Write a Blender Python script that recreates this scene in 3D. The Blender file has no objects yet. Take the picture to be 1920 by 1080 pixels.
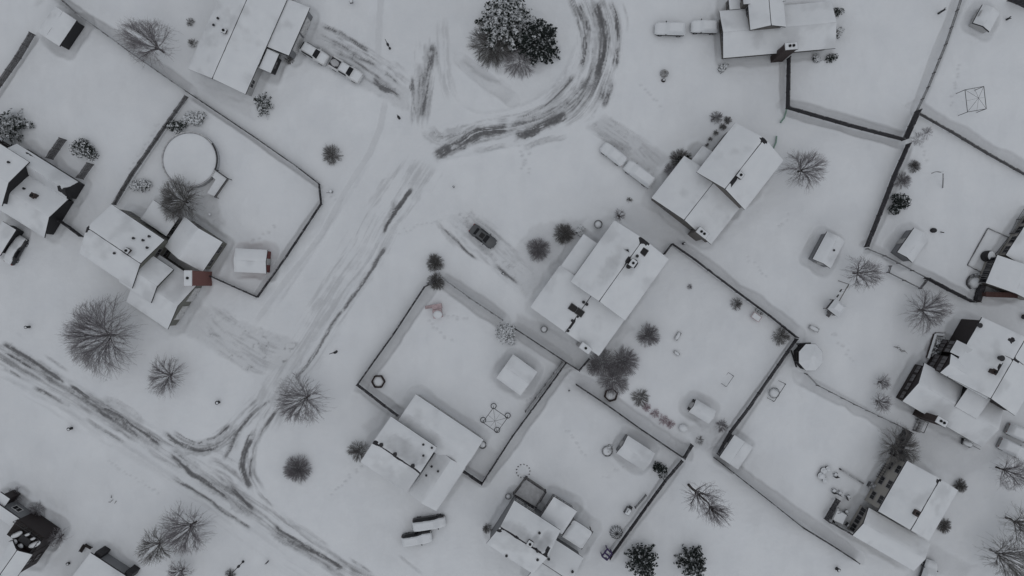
import bpy, math, random
import numpy as np
from mathutils import Vector
R = math.radians
rnd = random.Random(7)
H = 114.0            # flying height of the drone, metres
S = 12.0             # picture pixels (1920 wide) per metre on the ground
scene = bpy.context.scene
col = scene.collection

def W(px, py, z=0.0):
    k = (H - z) / H / S
    return Vector(((px - 960) * k, (540 - py) * k, z))

# crops of the photograph in which positions were read
CROP = {'A': (0, 0, 3), 'B': (480, 0, 3), 'C': (960, 0, 3), 'D': (1440, 0, 3),
        'E': (0, 360, 3), 'F': (480, 360, 3), 'G': (960, 360, 3), 'I': (1440, 360, 3),
        'J': (0, 720, 3), 'K': (480, 720, 3), 'L': (960, 720, 3), 'M': (1440, 720, 3),
        'H1': (0, 240, 4), 'H2': (340, 0, 5.4), 'H3': (140, 370, 4), 'H4': (0, 890, 5.685),
        'H5': (660, 730, 4.5), 'H6': (890, 880, 5.4), 'H7': (980, 390, 3.6), 'H8': (1210, 215, 4.237),
        'H9': (1330, 0, 7.2), 'H10': (1670, 590, 4), 'H11': (1530, 850, 4.697), 'H12': (1780, 380, 4.909)}
def C(crop, *pts):
    ox, oy, s = CROP[crop]
    r = [(ox + x / s, oy + y / s) for x, y in pts]
    return r[0] if len(r) == 1 else r

# ---------------------------------------------------------------- materials
def new_mat(name):
    m = bpy.data.materials.new(name); m.use_nodes = True
    nt = m.node_tree
    return m, nt, nt.nodes['Principled BSDF']
def noise_node(nt, scale, detail=4, rough=.55, coord='Object', vec_scale=None):
    tc = nt.nodes.new('ShaderNodeTexCoord'); n = nt.nodes.new('ShaderNodeTexNoise')
    n.inputs['Scale'].default_value = scale; n.inputs['Detail'].default_value = detail; n.inputs['Roughness'].default_value = rough
    src = tc.outputs[coord]
    if vec_scale:
        mp = nt.nodes.new('ShaderNodeMapping'); mp.inputs['Scale'].default_value = vec_scale
        nt.links.new(src, mp.inputs[0]); src = mp.outputs[0]
    nt.links.new(src, n.inputs['Vector'])
    return n
def ramp(nt, fac, stops):
    r = nt.nodes.new('ShaderNodeValToRGB')
    e = r.color_ramp.elements
    while len(e) < len(stops): e.new(.5)
    for i, (p, c) in enumerate(stops):
        e[i].position = p; e[i].color = (*c, 1) if len(c) == 3 else c
    nt.links.new(fac, r.inputs[0])
    return r
def bump(nt, b, src, strength, dist=.05):
    bp = nt.nodes.new('ShaderNodeBump'); bp.inputs['Strength'].default_value = strength; bp.inputs['Distance'].default_value = dist
    nt.links.new(src, bp.inputs['Height']); nt.links.new(bp.outputs[0], b.inputs['Normal'])
def plain(name, c, rough=.7, var=.25, scale=3, metal=0, spec=.3):
    m, nt, b = new_mat(name)
    n = noise_node(nt, scale)
    lo = tuple(max(0, v * (1 - var)) for v in c); hi = tuple(min(1, v * (1 + var)) for v in c)
    r = ramp(nt, n.outputs[0], [(.3, lo), (.7, hi)])
    nt.links.new(r.outputs[0], b.inputs['Base Color'])
    b.inputs['Roughness'].default_value = rough; b.inputs['Metallic'].default_value = metal
    b.inputs['Specular IOR Level'].default_value = spec
    return m
SNOWC = (.785, .808, .83)
def snow_mat(name='snow'):
    m, nt, b = new_mat(name)
    n = noise_node(nt, .5, 3); r = ramp(nt, n.outputs[0], [(.3, (.735, .757, .78)), (.7, (.785, .806, .824))])
    nt.links.new(r.outputs[0], b.inputs['Base Color']); b.inputs['Roughness'].default_value = .75
    b.inputs['Specular IOR Level'].default_value = .15
    n2 = noise_node(nt, 2.2, 5, .6); bump(nt, b, n2.outputs[0], .35, .08)
    return m
def snowy(name, c, thr=.55, amount=1.0, nscale=2.5, var=.35, rough=.8, soft=.25, nmix=.5):
    """a solid colour on which snow has settled where the surface faces up"""
    m, nt, b = new_mat(name)
    N, L = nt.nodes, nt.links
    n = noise_node(nt, 3.0); lo = tuple(v * (1 - var) for v in c); hi = tuple(min(1, v * (1 + var)) for v in c)
    cr = ramp(nt, n.outputs[0], [(.3, lo), (.7, hi)])
    g = N.new('ShaderNodeNewGeometry'); sp = N.new('ShaderNodeSeparateXYZ'); L.new(g.outputs['True Normal'], sp.inputs[0])
    n2 = noise_node(nt, nscale, 3, .6)
    ma = N.new('ShaderNodeMath'); ma.operation = 'MULTIPLY_ADD'
    sub = N.new('ShaderNodeMath'); sub.operation = 'SUBTRACT'; L.new(n2.outputs[0], sub.inputs[0]); sub.inputs[1].default_value = .5
    L.new(sub.outputs[0], ma.inputs[0]); ma.inputs[1].default_value = nmix * 2; L.new(sp.outputs[2], ma.inputs[2])
    mr = N.new('ShaderNodeMapRange'); mr.inputs[1].default_value = thr; mr.inputs[2].default_value = thr + soft
    mr.inputs[3].default_value = 0; mr.inputs[4].default_value = amount; L.new(ma.outputs[0], mr.inputs[0])
    mx = N.new('ShaderNodeMix'); mx.data_type = 'RGBA'; L.new(mr.outputs[0], mx.inputs[0]); L.new(cr.outputs[0], mx.inputs[6])
    mx.inputs[7].default_value = (*SNOWC, 1); L.new(mx.outputs[2], b.inputs['Base Color'])
    b.inputs['Roughness'].default_value = rough; b.inputs['Specular IOR Level'].default_value = .15
    return m
def siding(name, c, axis_scale=(0, 0, 7)):
    m, nt, b = new_mat(name)
    tc = nt.nodes.new('ShaderNodeTexCoord'); w = nt.nodes.new('ShaderNodeTexWave')
    w.bands_direction = 'Z'; w.inputs['Scale'].default_value = 1.4; w.inputs['Distortion'].default_value = 0; w.wave_profile = 'SAW'
    nt.links.new(tc.outputs['Object'], w.inputs[0])
    r = ramp(nt, w.outputs[0], [(0, tuple(v * .75 for v in c)), (.15, c), (1, tuple(min(1, v * 1.08) for v in c))])
    nt.links.new(r.outputs[0], b.inputs['Base Color']); b.inputs['Roughness'].default_value = .6
    return m
def brick(name, c):
    m, nt, b = new_mat(name)
    tc = nt.nodes.new('ShaderNodeTexCoord'); mp = nt.nodes.new('ShaderNodeMapping'); mp.inputs['Rotation'].default_value = (R(90), 0, 0)
    nt.links.new(tc.outputs['Object'], mp.inputs[0])
    t = nt.nodes.new('ShaderNodeTexBrick'); t.inputs['Scale'].default_value = 3.5
    t.inputs['Color1'].default_value = (*c, 1); t.inputs['Color2'].default_value = (*[v * .7 for v in c], 1)
    t.inputs['Mortar'].default_value = (*[min(1, v * 1.3 + .03) for v in c], 1); t.inputs['Mortar Size'].default_value = .02
    nt.links.new(mp.outputs[0], t.inputs[0]); nt.links.new(t.outputs[0], b.inputs['Base Color']); b.inputs['Roughness'].default_value = .85
    return m

def roof_snow():
    m = snow_mat('roof_snow'); nt = m.node_tree; b = nt.nodes['Principled BSDF']; src = b.inputs['Base Color'].links[0].from_socket
    at = nt.nodes.new('ShaderNodeAttribute'); at.attribute_name = 'thin'; mx = nt.nodes.new('ShaderNodeMix'); mx.data_type = 'RGBA'
    nt.links.new(at.outputs['Fac'], mx.inputs[0]); nt.links.new(src, mx.inputs[6]); mx.inputs[7].default_value = (.34, .345, .355, 1); nt.links.new(mx.outputs[2], b.inputs['Base Color']); return m
M = {}
M['snow'] = snow_mat(); M['roof_snow'] = roof_snow()
M['shingle'] = plain('shingle', (.035, .034, .037), .9, .4, 6)
M['shingle_brown'] = plain('shingle_brown', (.06, .045, .04), .9, .4, 6)
M['fascia'] = plain('fascia', (.12, .12, .125), .6)
M['glass'] = plain('window_glass', (.008, .009, .011), .15, .3, 2, spec=.25)
M['glass_pale'] = plain('curtain_reflection_glass', (.11, .105, .11), .3, .3, 2)  # reflected snow and sky, and curtains, put into the pane colour
M['trim'] = plain('white_trim', (.55, .55, .55), .5)
M['trim_grey'] = plain('grey_trim', (.22, .215, .22), .5)
M['flue'] = plain('flue_soot', (.012, .012, .012), .8)
M['dark_brown'] = siding('dark_brown_siding', (.012, .006, .0065))
M['black_wall'] = siding('charcoal_siding', (.008, .0075, .010))
M['tan'] = siding('tan_siding', (.30, .285, .26))
M['grey_wall'] = siding('grey_siding', (.19, .195, .205))
M['taupe'] = siding('taupe_siding', (.125, .115, .105))
M['pale_wall'] = siding('pale_siding', (.42, .42, .42))
M['olive'] = siding('olive_siding', (.15, .15, .13))
M['brick_red'] = brick('red_brick', (.15, .058, .05))
M['brick_dark'] = brick('dark_brick', (.035, .022, .02))
M['brick_brown'] = brick('brown_brick', (.075, .035, .03))
M['fence_dark'] = snowy('dark_fence_wood', (.06, .058, .063), 1.0, .75, 1.2, nmix=.35)
M['fence_grey'] = snowy('grey_fence_wood', (.13, .127, .13), .9, .8, 1.2, nmix=.3)
M['wood_floor'] = plain('deck_boards', (.03, .025, .024), .8, .4, 4)
M['wood_grey'] = plain('weathered_wood', (.17, .165, .16), .8, .3, 4)
M['metal'] = snowy('grey_metal', (.10, .10, .105), .8, .6, 3, rough=.5)
M['dark_metal'] = plain('dark_metal', (.03, .03, .033), .5, .3, 4)
M['pot'] = snowy('dark_pot', (.045, .04, .04), .6, .9, 3)
M['bark'] = snowy('bark', (.065, .056, .052), .62, .75, 4, nmix=.4)
M['twig'] = snowy('twig', (.29, .275, .288), .54, .8, 1.2, nmix=.5)
M['twig_dark'] = snowy('dark_twig', (.21, .202, .196), .64, .6, 1.5, nmix=.45)
M['twig_frost'] = snowy('frosted_twig', (.11, .105, .105), .25, .95, 1.0, nmix=.45)
M['twig_brown'] = snowy('brown_twig', (.21, .185, .17), .6, .6, 1.4, nmix=.5)
M['twig_pink'] = snowy('reddish_twig', (.44, .33, .36), .5, .8, 1.4, nmix=.5)
M['needle'] = snowy('snowy_needles', (.024, .031, .027), .80, .95, 1.5, nmix=1.0, var=.4)
M['needle_dark'] = snowy('dark_needles', (.018, .024, .022), .97, .9, 1.3, nmix=.9, var=.4)
M['needle_white'] = snowy('frosted_needles', (.07, .075, .072), .45, .97, 1.3, nmix=.6, var=.4)
M['tyre'] = plain('rubber', (.015, .015, .016), .9)
M['rim'] = plain('alloy', (.3, .3, .31), .35, .1, 2, metal=.8)
M['paint_white'] = plain('white_paint', (.62, .63, .64), .3, .04, 1, spec=.5)
M['paint_grey'] = plain('dark_grey_paint', (.085, .09, .095), .3, .08, 1, spec=.5)
M['paint_silver'] = plain('silver_paint', (.28, .285, .29), .35, .06, 1, spec=.5)
M['paint_black'] = plain('black_paint', (.02, .02, .023), .3, .08, 1, spec=.5)
M['lamp_clear'] = plain('lamp_lens', (.5, .5, .5), .15)
M['lamp_red'] = plain('tail_lens', (.2, .02, .02), .2)
M['pink'] = plain('faded_pink_plastic', (.46, .36, .37), .6)
M['purple'] = plain('purple_paint', (.055, .035, .11), .6)
M['green_hose'] = plain('pale_green', (.22, .33, .28), .6)
M['red_paint'] = plain('red_boards', (.17, .055, .05), .7)
M['canvas'] = plain('grey_canvas', (.10, .10, .105), .9)
M['vinyl'] = plain('pool_wall', (.42, .425, .44), .6)

# ---------------------------------------------------------------- mesh builder
class MB:
    def __init__(s): s.v = []; s.f = []; s.mi = []
    def add(s, vs, fs, mi=0):
        o = len(s.v); s.v.extend(tuple(v) for v in vs)
        s.f.extend(tuple(i + o for i in f) for f in fs); s.mi.extend([mi] * len(fs))
    def box(s, c, size, rz=0, mi=0, taper=1.0):
        hx, hy, hz = size[0] / 2, size[1] / 2, size[2] / 2
        ca, sa = math.cos(rz), math.sin(rz); vs = []
        for dz, t in ((-hz, 1), (hz, taper)):
            for dx, dy in ((-hx, -hy), (hx, -hy), (hx, hy), (-hx, hy)):
                dx *= t; dy *= t
                vs.append((c[0] + dx * ca - dy * sa, c[1] + dx * sa + dy * ca, c[2] + dz))
        s.add(vs, [(3, 2, 1, 0), (4, 5, 6, 7), (0, 1, 5, 4), (1, 2, 6, 5), (2, 3, 7, 6), (3, 0, 4, 7)], mi)
    def prism(s, poly, z0, z1, mi=0, top_scale=None):
        n = len(poly)
        cx = sum(p[0] for p in poly) / n; cy = sum(p[1] for p in poly) / n
        area = sum(poly[i][0] * poly[(i + 1) % n][1] - poly[(i + 1) % n][0] * poly[i][1] for i in range(n))
        if area < 0: poly = poly[::-1]
        t = top_scale or 1
        vs = [(p[0], p[1], z0) for p in poly] + [(cx + (p[0] - cx) * t, cy + (p[1] - cy) * t, z1) for p in poly]
        fs = [tuple(range(n))[::-1], tuple(range(n, 2 * n))] + [(i, (i + 1) % n, n + (i + 1) % n, n + i) for i in range(n)]
        s.add(vs, fs, mi)
    def tube(s, p0, p1, r0, r1=None, n=6, mi=0, cap=True):
        r1 = r0 if r1 is None else r1
        p0, p1 = Vector(p0), Vector(p1); d = (p1 - p0)
        if d.length < 1e-6: return
        d.normalize(); a = d.orthogonal().normalized(); b = d.cross(a)
        vs = []
        for p, r in ((p0, r0), (p1, r1)):
            for i in range(n):
                t = 2 * math.pi * i / n; vs.append(p + (a * math.cos(t) + b * math.sin(t)) * r)
        fs = [(i, (i + 1) % n, n + (i + 1) % n, n + i) for i in range(n)]
        if cap: fs += [tuple(range(n))[::-1], tuple(range(n, 2 * n))]
        s.add(vs, fs, mi)
    def path(s, pts, r, n=6, mi=0):
        for a, b in zip(pts, pts[1:]): s.tube(a, b, r, r, n, mi)
    def ring(s, c, rad, r, n=28, mi=0, k=6, ry=None, a0=0, a1=2 * math.pi):
        ry = ry or rad
        pts = [(c[0] + rad * math.cos(a0 + (a1 - a0) * i / n), c[1] + ry * math.sin(a0 + (a1 - a0) * i / n), c[2]) for i in range(n + 1)]
        s.path(pts, r, k, mi)
    def dome(s, c, rx, ry, rz, nu=14, nv=5, mi=0, jit=0, rng=None, rot=0):
        rng = rng or rnd; vs = []; ca, sa = math.cos(rot), math.sin(rot)
        for j in range(nv):
            t = (math.pi / 2) * j / nv
            for i in range(nu):
                a = 2 * math.pi * i / nu; k = 1 + jit * (rng.random() - .5)
                x, y = rx * math.cos(t) * math.cos(a) * k, ry * math.cos(t) * math.sin(a) * k
                vs.append((c[0] + x * ca - y * sa, c[1] + x * sa + y * ca, c[2] + rz * math.sin(t) * k))
        vs.append((c[0], c[1], c[2] + rz))
        fs = [(j * nu + i, j * nu + (i + 1) % nu, (j + 1) * nu + (i + 1) % nu, (j + 1) * nu + i) for j in range(nv - 1) for i in range(nu)]
        fs += [((nv - 1) * nu + i, (nv - 1) * nu + (i + 1) % nu, nv * nu) for i in range(nu)]
        s.add(vs, fs, mi)
    def build(s, name, mats, parent=None, smooth=False, org=None):
        me = bpy.data.meshes.new(name)
        vs = s.v
        if org is None and parent is not None: org = root_loc(parent)
        if org is not None: vs = [(v[0] - org[0], v[1] - org[1], v[2] - org[2]) for v in vs]
        me.from_pydata(vs, [], s.f)
        for m in (mats if isinstance(mats, (list, tuple)) else [mats]): me.materials.append(M[m] if isinstance(m, str) else m)
        if any(s.mi): me.polygons.foreach_set('material_index', s.mi)
        if smooth: me.polygons.foreach_set('use_smooth', [True] * len(me.polygons))
        me.update()
        o = bpy.data.objects.new(name, me); col.objects.link(o)
        if parent is not None: o.parent = parent
        elif org is not None: o.location = org
        return o
def root_loc(o):
    l = Vector((0, 0, 0))
    while o is not None: l += o.location; o = o.parent
    return l
def empty(name, loc, rz=0):
    o = bpy.data.objects.new(name, None); o.empty_display_size = .5
    o.location = loc; o.rotation_euler = (0, 0, rz); col.objects.link(o); return o
def tag(o, label=None, cat=None, group=None, kind=None):
    if label: o['label'] = label
    if cat: o['category'] = cat
    if group: o['group'] = group
    if kind: o['kind'] = kind
    return o
def copy_tree(o, parent=None):
    c = o.copy(); col.objects.link(c)
    if parent is not None: c.parent = parent
    for ch in list(o.children): copy_tree(ch, c)
    return c

# ---------------------------------------------------------------- value noise
def vnoise(x, y, seed=0):
    xi = np.floor(x).astype(np.int64); yi = np.floor(y).astype(np.int64)
    fx = x - xi; fy = y - yi; fx = fx * fx * (3 - 2 * fx); fy = fy * fy * (3 - 2 * fy)
    def h(a, b):
        n = (a * 374761393 + b * 668265263 + seed * 974711) & 0x7fffffff
        n = ((n ^ (n >> 13)) * 1274126177) & 0x7fffffff
        return ((n ^ (n >> 16)) & 0xffff) / 65535.0
    return (h(xi, yi) * (1 - fx) + h(xi + 1, yi) * fx) * (1 - fy) + (h(xi, yi + 1) * (1 - fx) + h(xi + 1, yi + 1) * fx) * fy
def fbm(x, y, seed=0, oct=4):
    t = 0; a = .5; s = 0
    for i in range(oct):
        t = t + a * vnoise(x * 2 ** i, y * 2 ** i, seed + i * 17); s += a; a *= .55
    return t / s
def sstep(a, b, x):
    t = np.clip((x - a) / (b - a), 0, 1); return t * t * (3 - 2 * t)

def grid_mesh(name, P, mats, parent=None, org=None, smooth=True):
    """P: (n, m, 3) array of vertices"""
    n, m = P.shape[:2]
    idx = np.arange(n * m).reshape(n, m)
    F = np.stack([idx[:-1, :-1], idx[1:, :-1], idx[1:, 1:], idx[:-1, 1:]], -1).reshape(-1, 4)
    V = P.reshape(-1, 3).copy()
    if org is None and parent is not None: org = root_loc(parent)
    if org is not None: V -= np.array(org)
    me = np_mesh(name, V, F)
    for k in (mats if isinstance(mats, (list, tuple)) else [mats]): me.materials.append(M[k] if isinstance(k, str) else k)
    if smooth: me.polygons.foreach_set('use_smooth', np.ones(len(F), bool))
    o = bpy.data.objects.new(name, me); col.objects.link(o)
    if parent is not None: o.parent = parent
    return o
def np_mesh(name, V, F):
    me = bpy.data.meshes.new(name); k = F.shape[1]
    me.vertices.add(len(V)); me.vertices.foreach_set('co', np.ascontiguousarray(V, np.float32).ravel())
    me.loops.add(F.size); me.loops.foreach_set('vertex_index', np.ascontiguousarray(F, np.int32).ravel())
    me.polygons.add(len(F)); me.polygons.foreach_set('loop_start', np.arange(0, F.size, k, dtype=np.int32))
    me.polygons.foreach_set('loop_total', np.full(len(F), k, np.int32))
    me.update(calc_edges=True); return me
# ---------------------------------------------------------------- houses
FOOT = []      # footprints: cx, cy, half u, half v, angle, moat width
NS = [0]
def frame(th):
    c, s = math.cos(R(th)), math.sin(R(th)); return np.array([c, s]), np.array([-s, c])
def rect(th, pts, z):
    """bounding rectangle, in a frame turned by th, of picture points lying at height z"""
    u, v = frame(th); w = [np.array(W(p[0], p[1], z))[:2] for p in pts]
    us = [q @ u for q in w]; vs = [q @ v for q in w]
    return min(us), max(us), min(vs), max(vs)

class Vol: pass
def vol(th, pts, ze, zr=None, ridge='x', kind='gable', wall='grey_wall', ov=.35, win=None, bare=(), gap=.05, t=.16, base=0.0, rise=None, ext=(0, 0, 0, 0), inset=0, roofmat='shingle', garage=None, door=None, gh=1.15):
    o = Vol(); o.__dict__.update(ze=ze, zr=zr or ze + .3, kind=kind, wall=wall, ov=ov, bare=bare, gap=gap, t=t, base=base, inset=inset, roofmat=roofmat, garage=garage, door=door, gh=gh)
    if ridge == 'y' and kind != 'flat': th2 = th + 90
    else: th2 = th
    o.th = th2; u0, u1, v0, v1 = rect(th2, pts, ze)
    o.u0, o.u1, o.v0, o.v1 = u0 - ext[0], u1 + ext[1], v0 - ext[2], v1 + ext[3]
    o.win = {'u0': 2, 'u1': 2, 'v0': 3, 'v1': 3} if win is None else win
    return o
def uv2w(o, u, v, z):
    a, b = frame(o.th); p = a * u + b * v; return (p[0], p[1], z)
def w2uv(o, x, y):
    a, b = frame(o.th); p = np.array([x, y]); return p @ a, p @ b
def roof_z(o, v):
    vm = (o.v0 + o.v1) / 2
    if o.kind == 'gable': return o.zr - (o.zr - o.ze) * abs(v - vm) / ((o.v1 - o.v0) / 2)
    if o.kind == 'shed': return o.ze + (o.zr - o.ze) * (v - o.v0) / (o.v1 - o.v0)
    if o.kind == 'shed-': return o.ze + (o.zr - o.ze) * (o.v1 - v) / (o.v1 - o.v0)
    return o.ze
def snow_patch(o, parent, quad, gaps, name='snow_cover', step=.28):
    """snow lying on one roof slope. quad: (u0,u1,v0,v1); gaps: bare strip left at u0,u1,v0,v1"""
    u0, u1, v0, v1 = quad; NS[0] += 1; sd = NS[0] * 31
    nu = max(4, int((u1 - u0) / step)); nv = max(4, int((v1 - v0) / step))
    U, V = np.meshgrid(np.linspace(u0, u1, nu + 1), np.linspace(v0, v1, nv + 1), indexing='ij')
    a, b = frame(o.th); X = a[0] * U + b[0] * V; Y = a[1] * U + b[1] * V
    wob = (fbm(X * 1.1, Y * 1.1, sd) - .5) * .22
    prof = np.ones_like(U)
    for D, g in ((U - u0, gaps[0]), (u1 - U, gaps[1]), (V - v0, gaps[2]), (v1 - V, gaps[3])):
        if g > 0: prof = np.minimum(prof, sstep(0, .26, D - g + wob))
        else: prof = np.minimum(prof, .5 + .5 * sstep(0, .3, D + wob))
    thin = .30 * sstep(.52, .78, fbm(X * .35, Y * .35, sd + 21, 4))
    for (bx, by, rx, ry, ang, full) in o.bare:
        c, s = math.cos(R(ang)), math.sin(R(ang)); dx, dy = X - bx, Y - by
        q = np.sqrt(((dx * c + dy * s) / rx) ** 2 + ((-dx * s + dy * c) / ry) ** 2) + (fbm(X * 1.7, Y * 1.7, sd + 5) - .5) * .7
        prof = np.minimum(prof, 1 - full * (1 - sstep(.75, 1.1, q)))
        if full < .95: thin = np.maximum(thin, full * (1 - sstep(.45, 1.15, q)) * (.4 + .9 * fbm(X * 1.2, Y * 1.2, sd + 8, 3)))
    t = o.t * (.55 + .95 * fbm(X * .45, Y * .45, sd + 9, 3))
    Z = np.vectorize(lambda v: roof_z(o, v))(V) - .03 + (t + .03) * prof
    ob = grid_mesh(name, np.stack([X, Y, Z], -1), 'roof_snow', parent); a = ob.data.attributes.new('thin', 'FLOAT', 'POINT'); a.data.foreach_set('value', np.ascontiguousarray(np.clip(thin, 0, .9), np.float32).ravel()); return ob
def window(root, c, w, h, n, kind='trim'):
    """c centre on the wall, n outward normal angle"""
    mb = MB(); rz = n - math.pi / 2
    ox, oy = math.cos(n), math.sin(n)
    fw = .09
    for dx, dz, sx, sz in ((0, h / 2, w + fw, fw), (0, -h / 2, w + fw * 1.6, fw), (-w / 2, 0, fw, h - fw), (w / 2, 0, fw, h - fw), (0, 0, .05, h - fw)):
        mb.box((c[0] + ox * .03 - oy * 0 + math.cos(rz) * dx, c[1] + oy * .03 + math.sin(rz) * dx, c[2] + dz), (sx, .10, sz), rz)
    f = mb.build('window', kind, root)
    p = MB(); p.box((c[0] + ox * .012, c[1] + oy * .012, c[2]), (w - .02, .05, h - .02), rz); p.build('pane', 'glass_pale' if kind == 'wood_floor' else 'glass', f)
    return f
def door(root, c, w, h, n, mat='pale_wall', name='door'):
    rz = n - math.pi / 2; ox, oy = math.cos(n), math.sin(n)
    mb = MB(); mb.box((c[0] + ox * .03, c[1] + oy * .03, c[2] + h / 2), (w, .10, h), rz)
    if name == 'garage_door':
        for k in range(4): mb.box((c[0] + ox * .085, c[1] + oy * .085, c[2] + h * (k + .5) / 4), (w - .12, .02, h / 4 - .1), rz)
    else:
        for k in (.28, .72): mb.box((c[0] + ox * .085, c[1] + oy * .085, c[2] + h * k), (w - .3, .02, h * .32), rz)
    d = mb.build(name, mat, root)
    hb = MB(); hb.box((c[0] + ox * .13 + math.cos(rz) * w * (.36 if name == 'door' else 0), c[1] + oy * .13 + math.sin(rz) * w * (.36 if name == 'door' else 0), c[2] + (1.0 if name == 'door' else .4)), (.12, .08, .05), rz)
    hb.build('handle', 'dark_metal', d)
    return d
def wall_frames(o):
    ov = o.ov; a, b = frame(o.th); an = R(o.th)
    U0, U1, V0, V1 = o.u0 + ov, o.u1 - ov, o.v0 + ov, o.v1 - ov
    return {'u0': ((U0, V0), (U0, V1), an + math.pi), 'u1': ((U1, V0), (U1, V1), an), 'v0': ((U0, V0), (U1, V0), an - math.pi / 2), 'v1': ((U0, V1), (U1, V1), an + math.pi / 2)}
def build_vol(root, o, others):
    a, b = frame(o.th); ov = o.ov
    U0, U1, V0, V1 = o.u0 + ov, o.u1 - ov, o.v0 + ov, o.v1 - ov
    vm = (o.v0 + o.v1) / 2
    w = MB()
    if o.kind == 'gable': sec = [(V0, o.base), (V1, o.base), (V1, roof_z(o, V1) - .2), (vm, o.zr - .2), (V0, roof_z(o, V0) - .2)]
    else: sec = [(V0, o.base), (V1, o.base), (V1, roof_z(o, V1) - .2), (V0, roof_z(o, V0) - .2)]
    n = len(sec)
    w.add([uv2w(o, U0, v, z) for v, z in sec] + [uv2w(o, U1, v, z) for v, z in sec],
          [tuple(range(n))[::-1], tuple(range(n, 2 * n))] + [(i, (i + 1) % n, n + (i + 1) % n, n + i) for i in range(n)])
    w.build('wall', o.wall, root)
    r = MB()
    th = .2
    if o.kind == 'gable': sec = [(o.v0, o.ze - th), (vm, o.zr - th), (o.v1, o.ze - th), (o.v1, o.ze), (vm, o.zr), (o.v0, o.ze)]
    else: sec = [(o.v0, roof_z(o, o.v0) - th), (o.v1, roof_z(o, o.v1) - th), (o.v1, roof_z(o, o.v1)), (o.v0, roof_z(o, o.v0))]
    n = len(sec)
    r.add([uv2w(o, o.u0, v, z) for v, z in sec] + [uv2w(o, o.u1, v, z) for v, z in sec],
          [tuple(range(n))[::-1], tuple(range(n, 2 * n))] + [(i, (i + 1) % n, n + (i + 1) % n, n + i) for i in range(n)])
    roof = r.build('roof', o.roofmat, root)
    i = o.inset
    if o.kind == 'gable':
        snow_patch(o, roof, (o.u0, o.u1, o.v0, vm), (i, i, i, o.gap))
        snow_patch(o, roof, (o.u0, o.u1, vm, o.v1), (i, i, o.gap, i))
    else:
        snow_patch(o, roof, (o.u0, o.u1, o.v0, o.v1), (i, i, i, i))
    # openings
    for side, (p0, p1, an) in wall_frames(o).items():
        L = math.hypot(p1[0] - p0[0], p1[1] - p0[1]); p0 = uv2w(o, *p0, 0); p1 = uv2w(o, *p1, 0)
        def at(t): return (p0[0] + (p1[0] - p0[0]) * t, p0[1] + (p1[1] - p0[1]) * t)
        def hidden(x, y, z):
            x += math.cos(an) * .4; y += math.sin(an) * .4
            for q in others:
                if q is o: continue
                u, v = w2uv(q, x, y)
                if q.u0 < u < q.u1 and q.v0 < v < q.v1 and z < roof_z(q, v) + .7 and z > q.base: return True
            return False
        used = []
        if o.garage and o.garage[0] == side:
            for t in o.garage[1]:
                x, y = at(t); door(root, (x, y, o.base), o.garage[2], 2.15, an, 'trim', 'garage_door'); used.append((t, o.garage[2] / L / 2 + .06))
        if o.door and o.door[0] == side:
            x, y = at(o.door[1]); door(root, (x, y, o.base), .95, 2.05, an); used.append((o.door[1], .06 + .5 / L))
        k = o.win.get(side, 0)
        lv = [o.base + 1.5] if o.ze - o.base < 4 else [o.base + 1.5, o.ze - 1.35]
        for z in lv:
            for j in range(k):
                t = (j + .5) / k; x, y = at(t)
                if hidden(x, y, z): continue
                if z < o.base + 2 and any(abs(t - tt) < ww + .6 / L for tt, ww in used): continue
                window(root, (x, y, z), 1.25, o.gh, an, 'wood_floor' if o.wall in ('dark_brown', 'black_wall') else 'trim_grey' if o.wall in ('tan', 'taupe', 'olive') else 'trim')
    if o.base == 0: FOOT.append(((o.u0 + o.u1) / 2, (o.v0 + o.v1) / 2, (o.u1 - o.u0) / 2 - ov, (o.v1 - o.v0) / 2 - ov, o.th))
    return roof
def house(name, label, cat, vols, group=None):
    o = vols[0]; c = uv2w(o, (o.u0 + o.u1) / 2, (o.v0 + o.v1) / 2, 0)
    root = empty(name, c); tag(root, label, cat, group)
    root_v = vols; roofs = [build_vol(root, q, vols) for q in vols]
    return root, vols, roofs
def top_at(vols, px, py):
    """height of the highest roof seen at a picture point"""
    best = 0
    for q in vols:
        z = q.ze
        for _ in range(6):
            w = W(px, py, z); u, v = w2uv(q, w[0], w[1]); z = roof_z(q, min(max(v, q.v0), q.v1))
        w = W(px, py, z); u, v = w2uv(q, w[0], w[1])
        if q.u0 <= u <= q.u1 and q.v0 <= v <= q.v1: best = max(best, z)
    return best
def vents(h, pts, r=.13, hgt=.45):
    root, vols, roofs = h
    if not isinstance(pts, list): pts = [pts]
    for p in pts:
        z = top_at(vols, *p); w = W(p[0], p[1], z + .2); mb = MB()
        mb.tube((w[0], w[1], z - .15), (w[0], w[1], z + hgt), r, r, 10); mb.tube((w[0], w[1], z + hgt), (w[0], w[1], z + hgt + .06), r * 1.5, r * 1.5, 10)
        mb.build('roof_vent', 'dark_metal', root)
def skylight(h, pts, th, sx=.9, sy=1.1):
    root, vols, roofs = h
    if not isinstance(pts, list): pts = [pts]
    for p in pts:
        z = top_at(vols, *p); w = W(p[0], p[1], z + .2); mb = MB()
        mb.box((w[0], w[1], z + .12), (sx + .14, sy + .14, .34), R(th)); f = mb.build('skylight', 'fascia', root)
        g = MB(); g.box((w[0], w[1], z + .31), (sx, sy, .05), R(th)); g.build('pane', 'glass', f)
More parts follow.
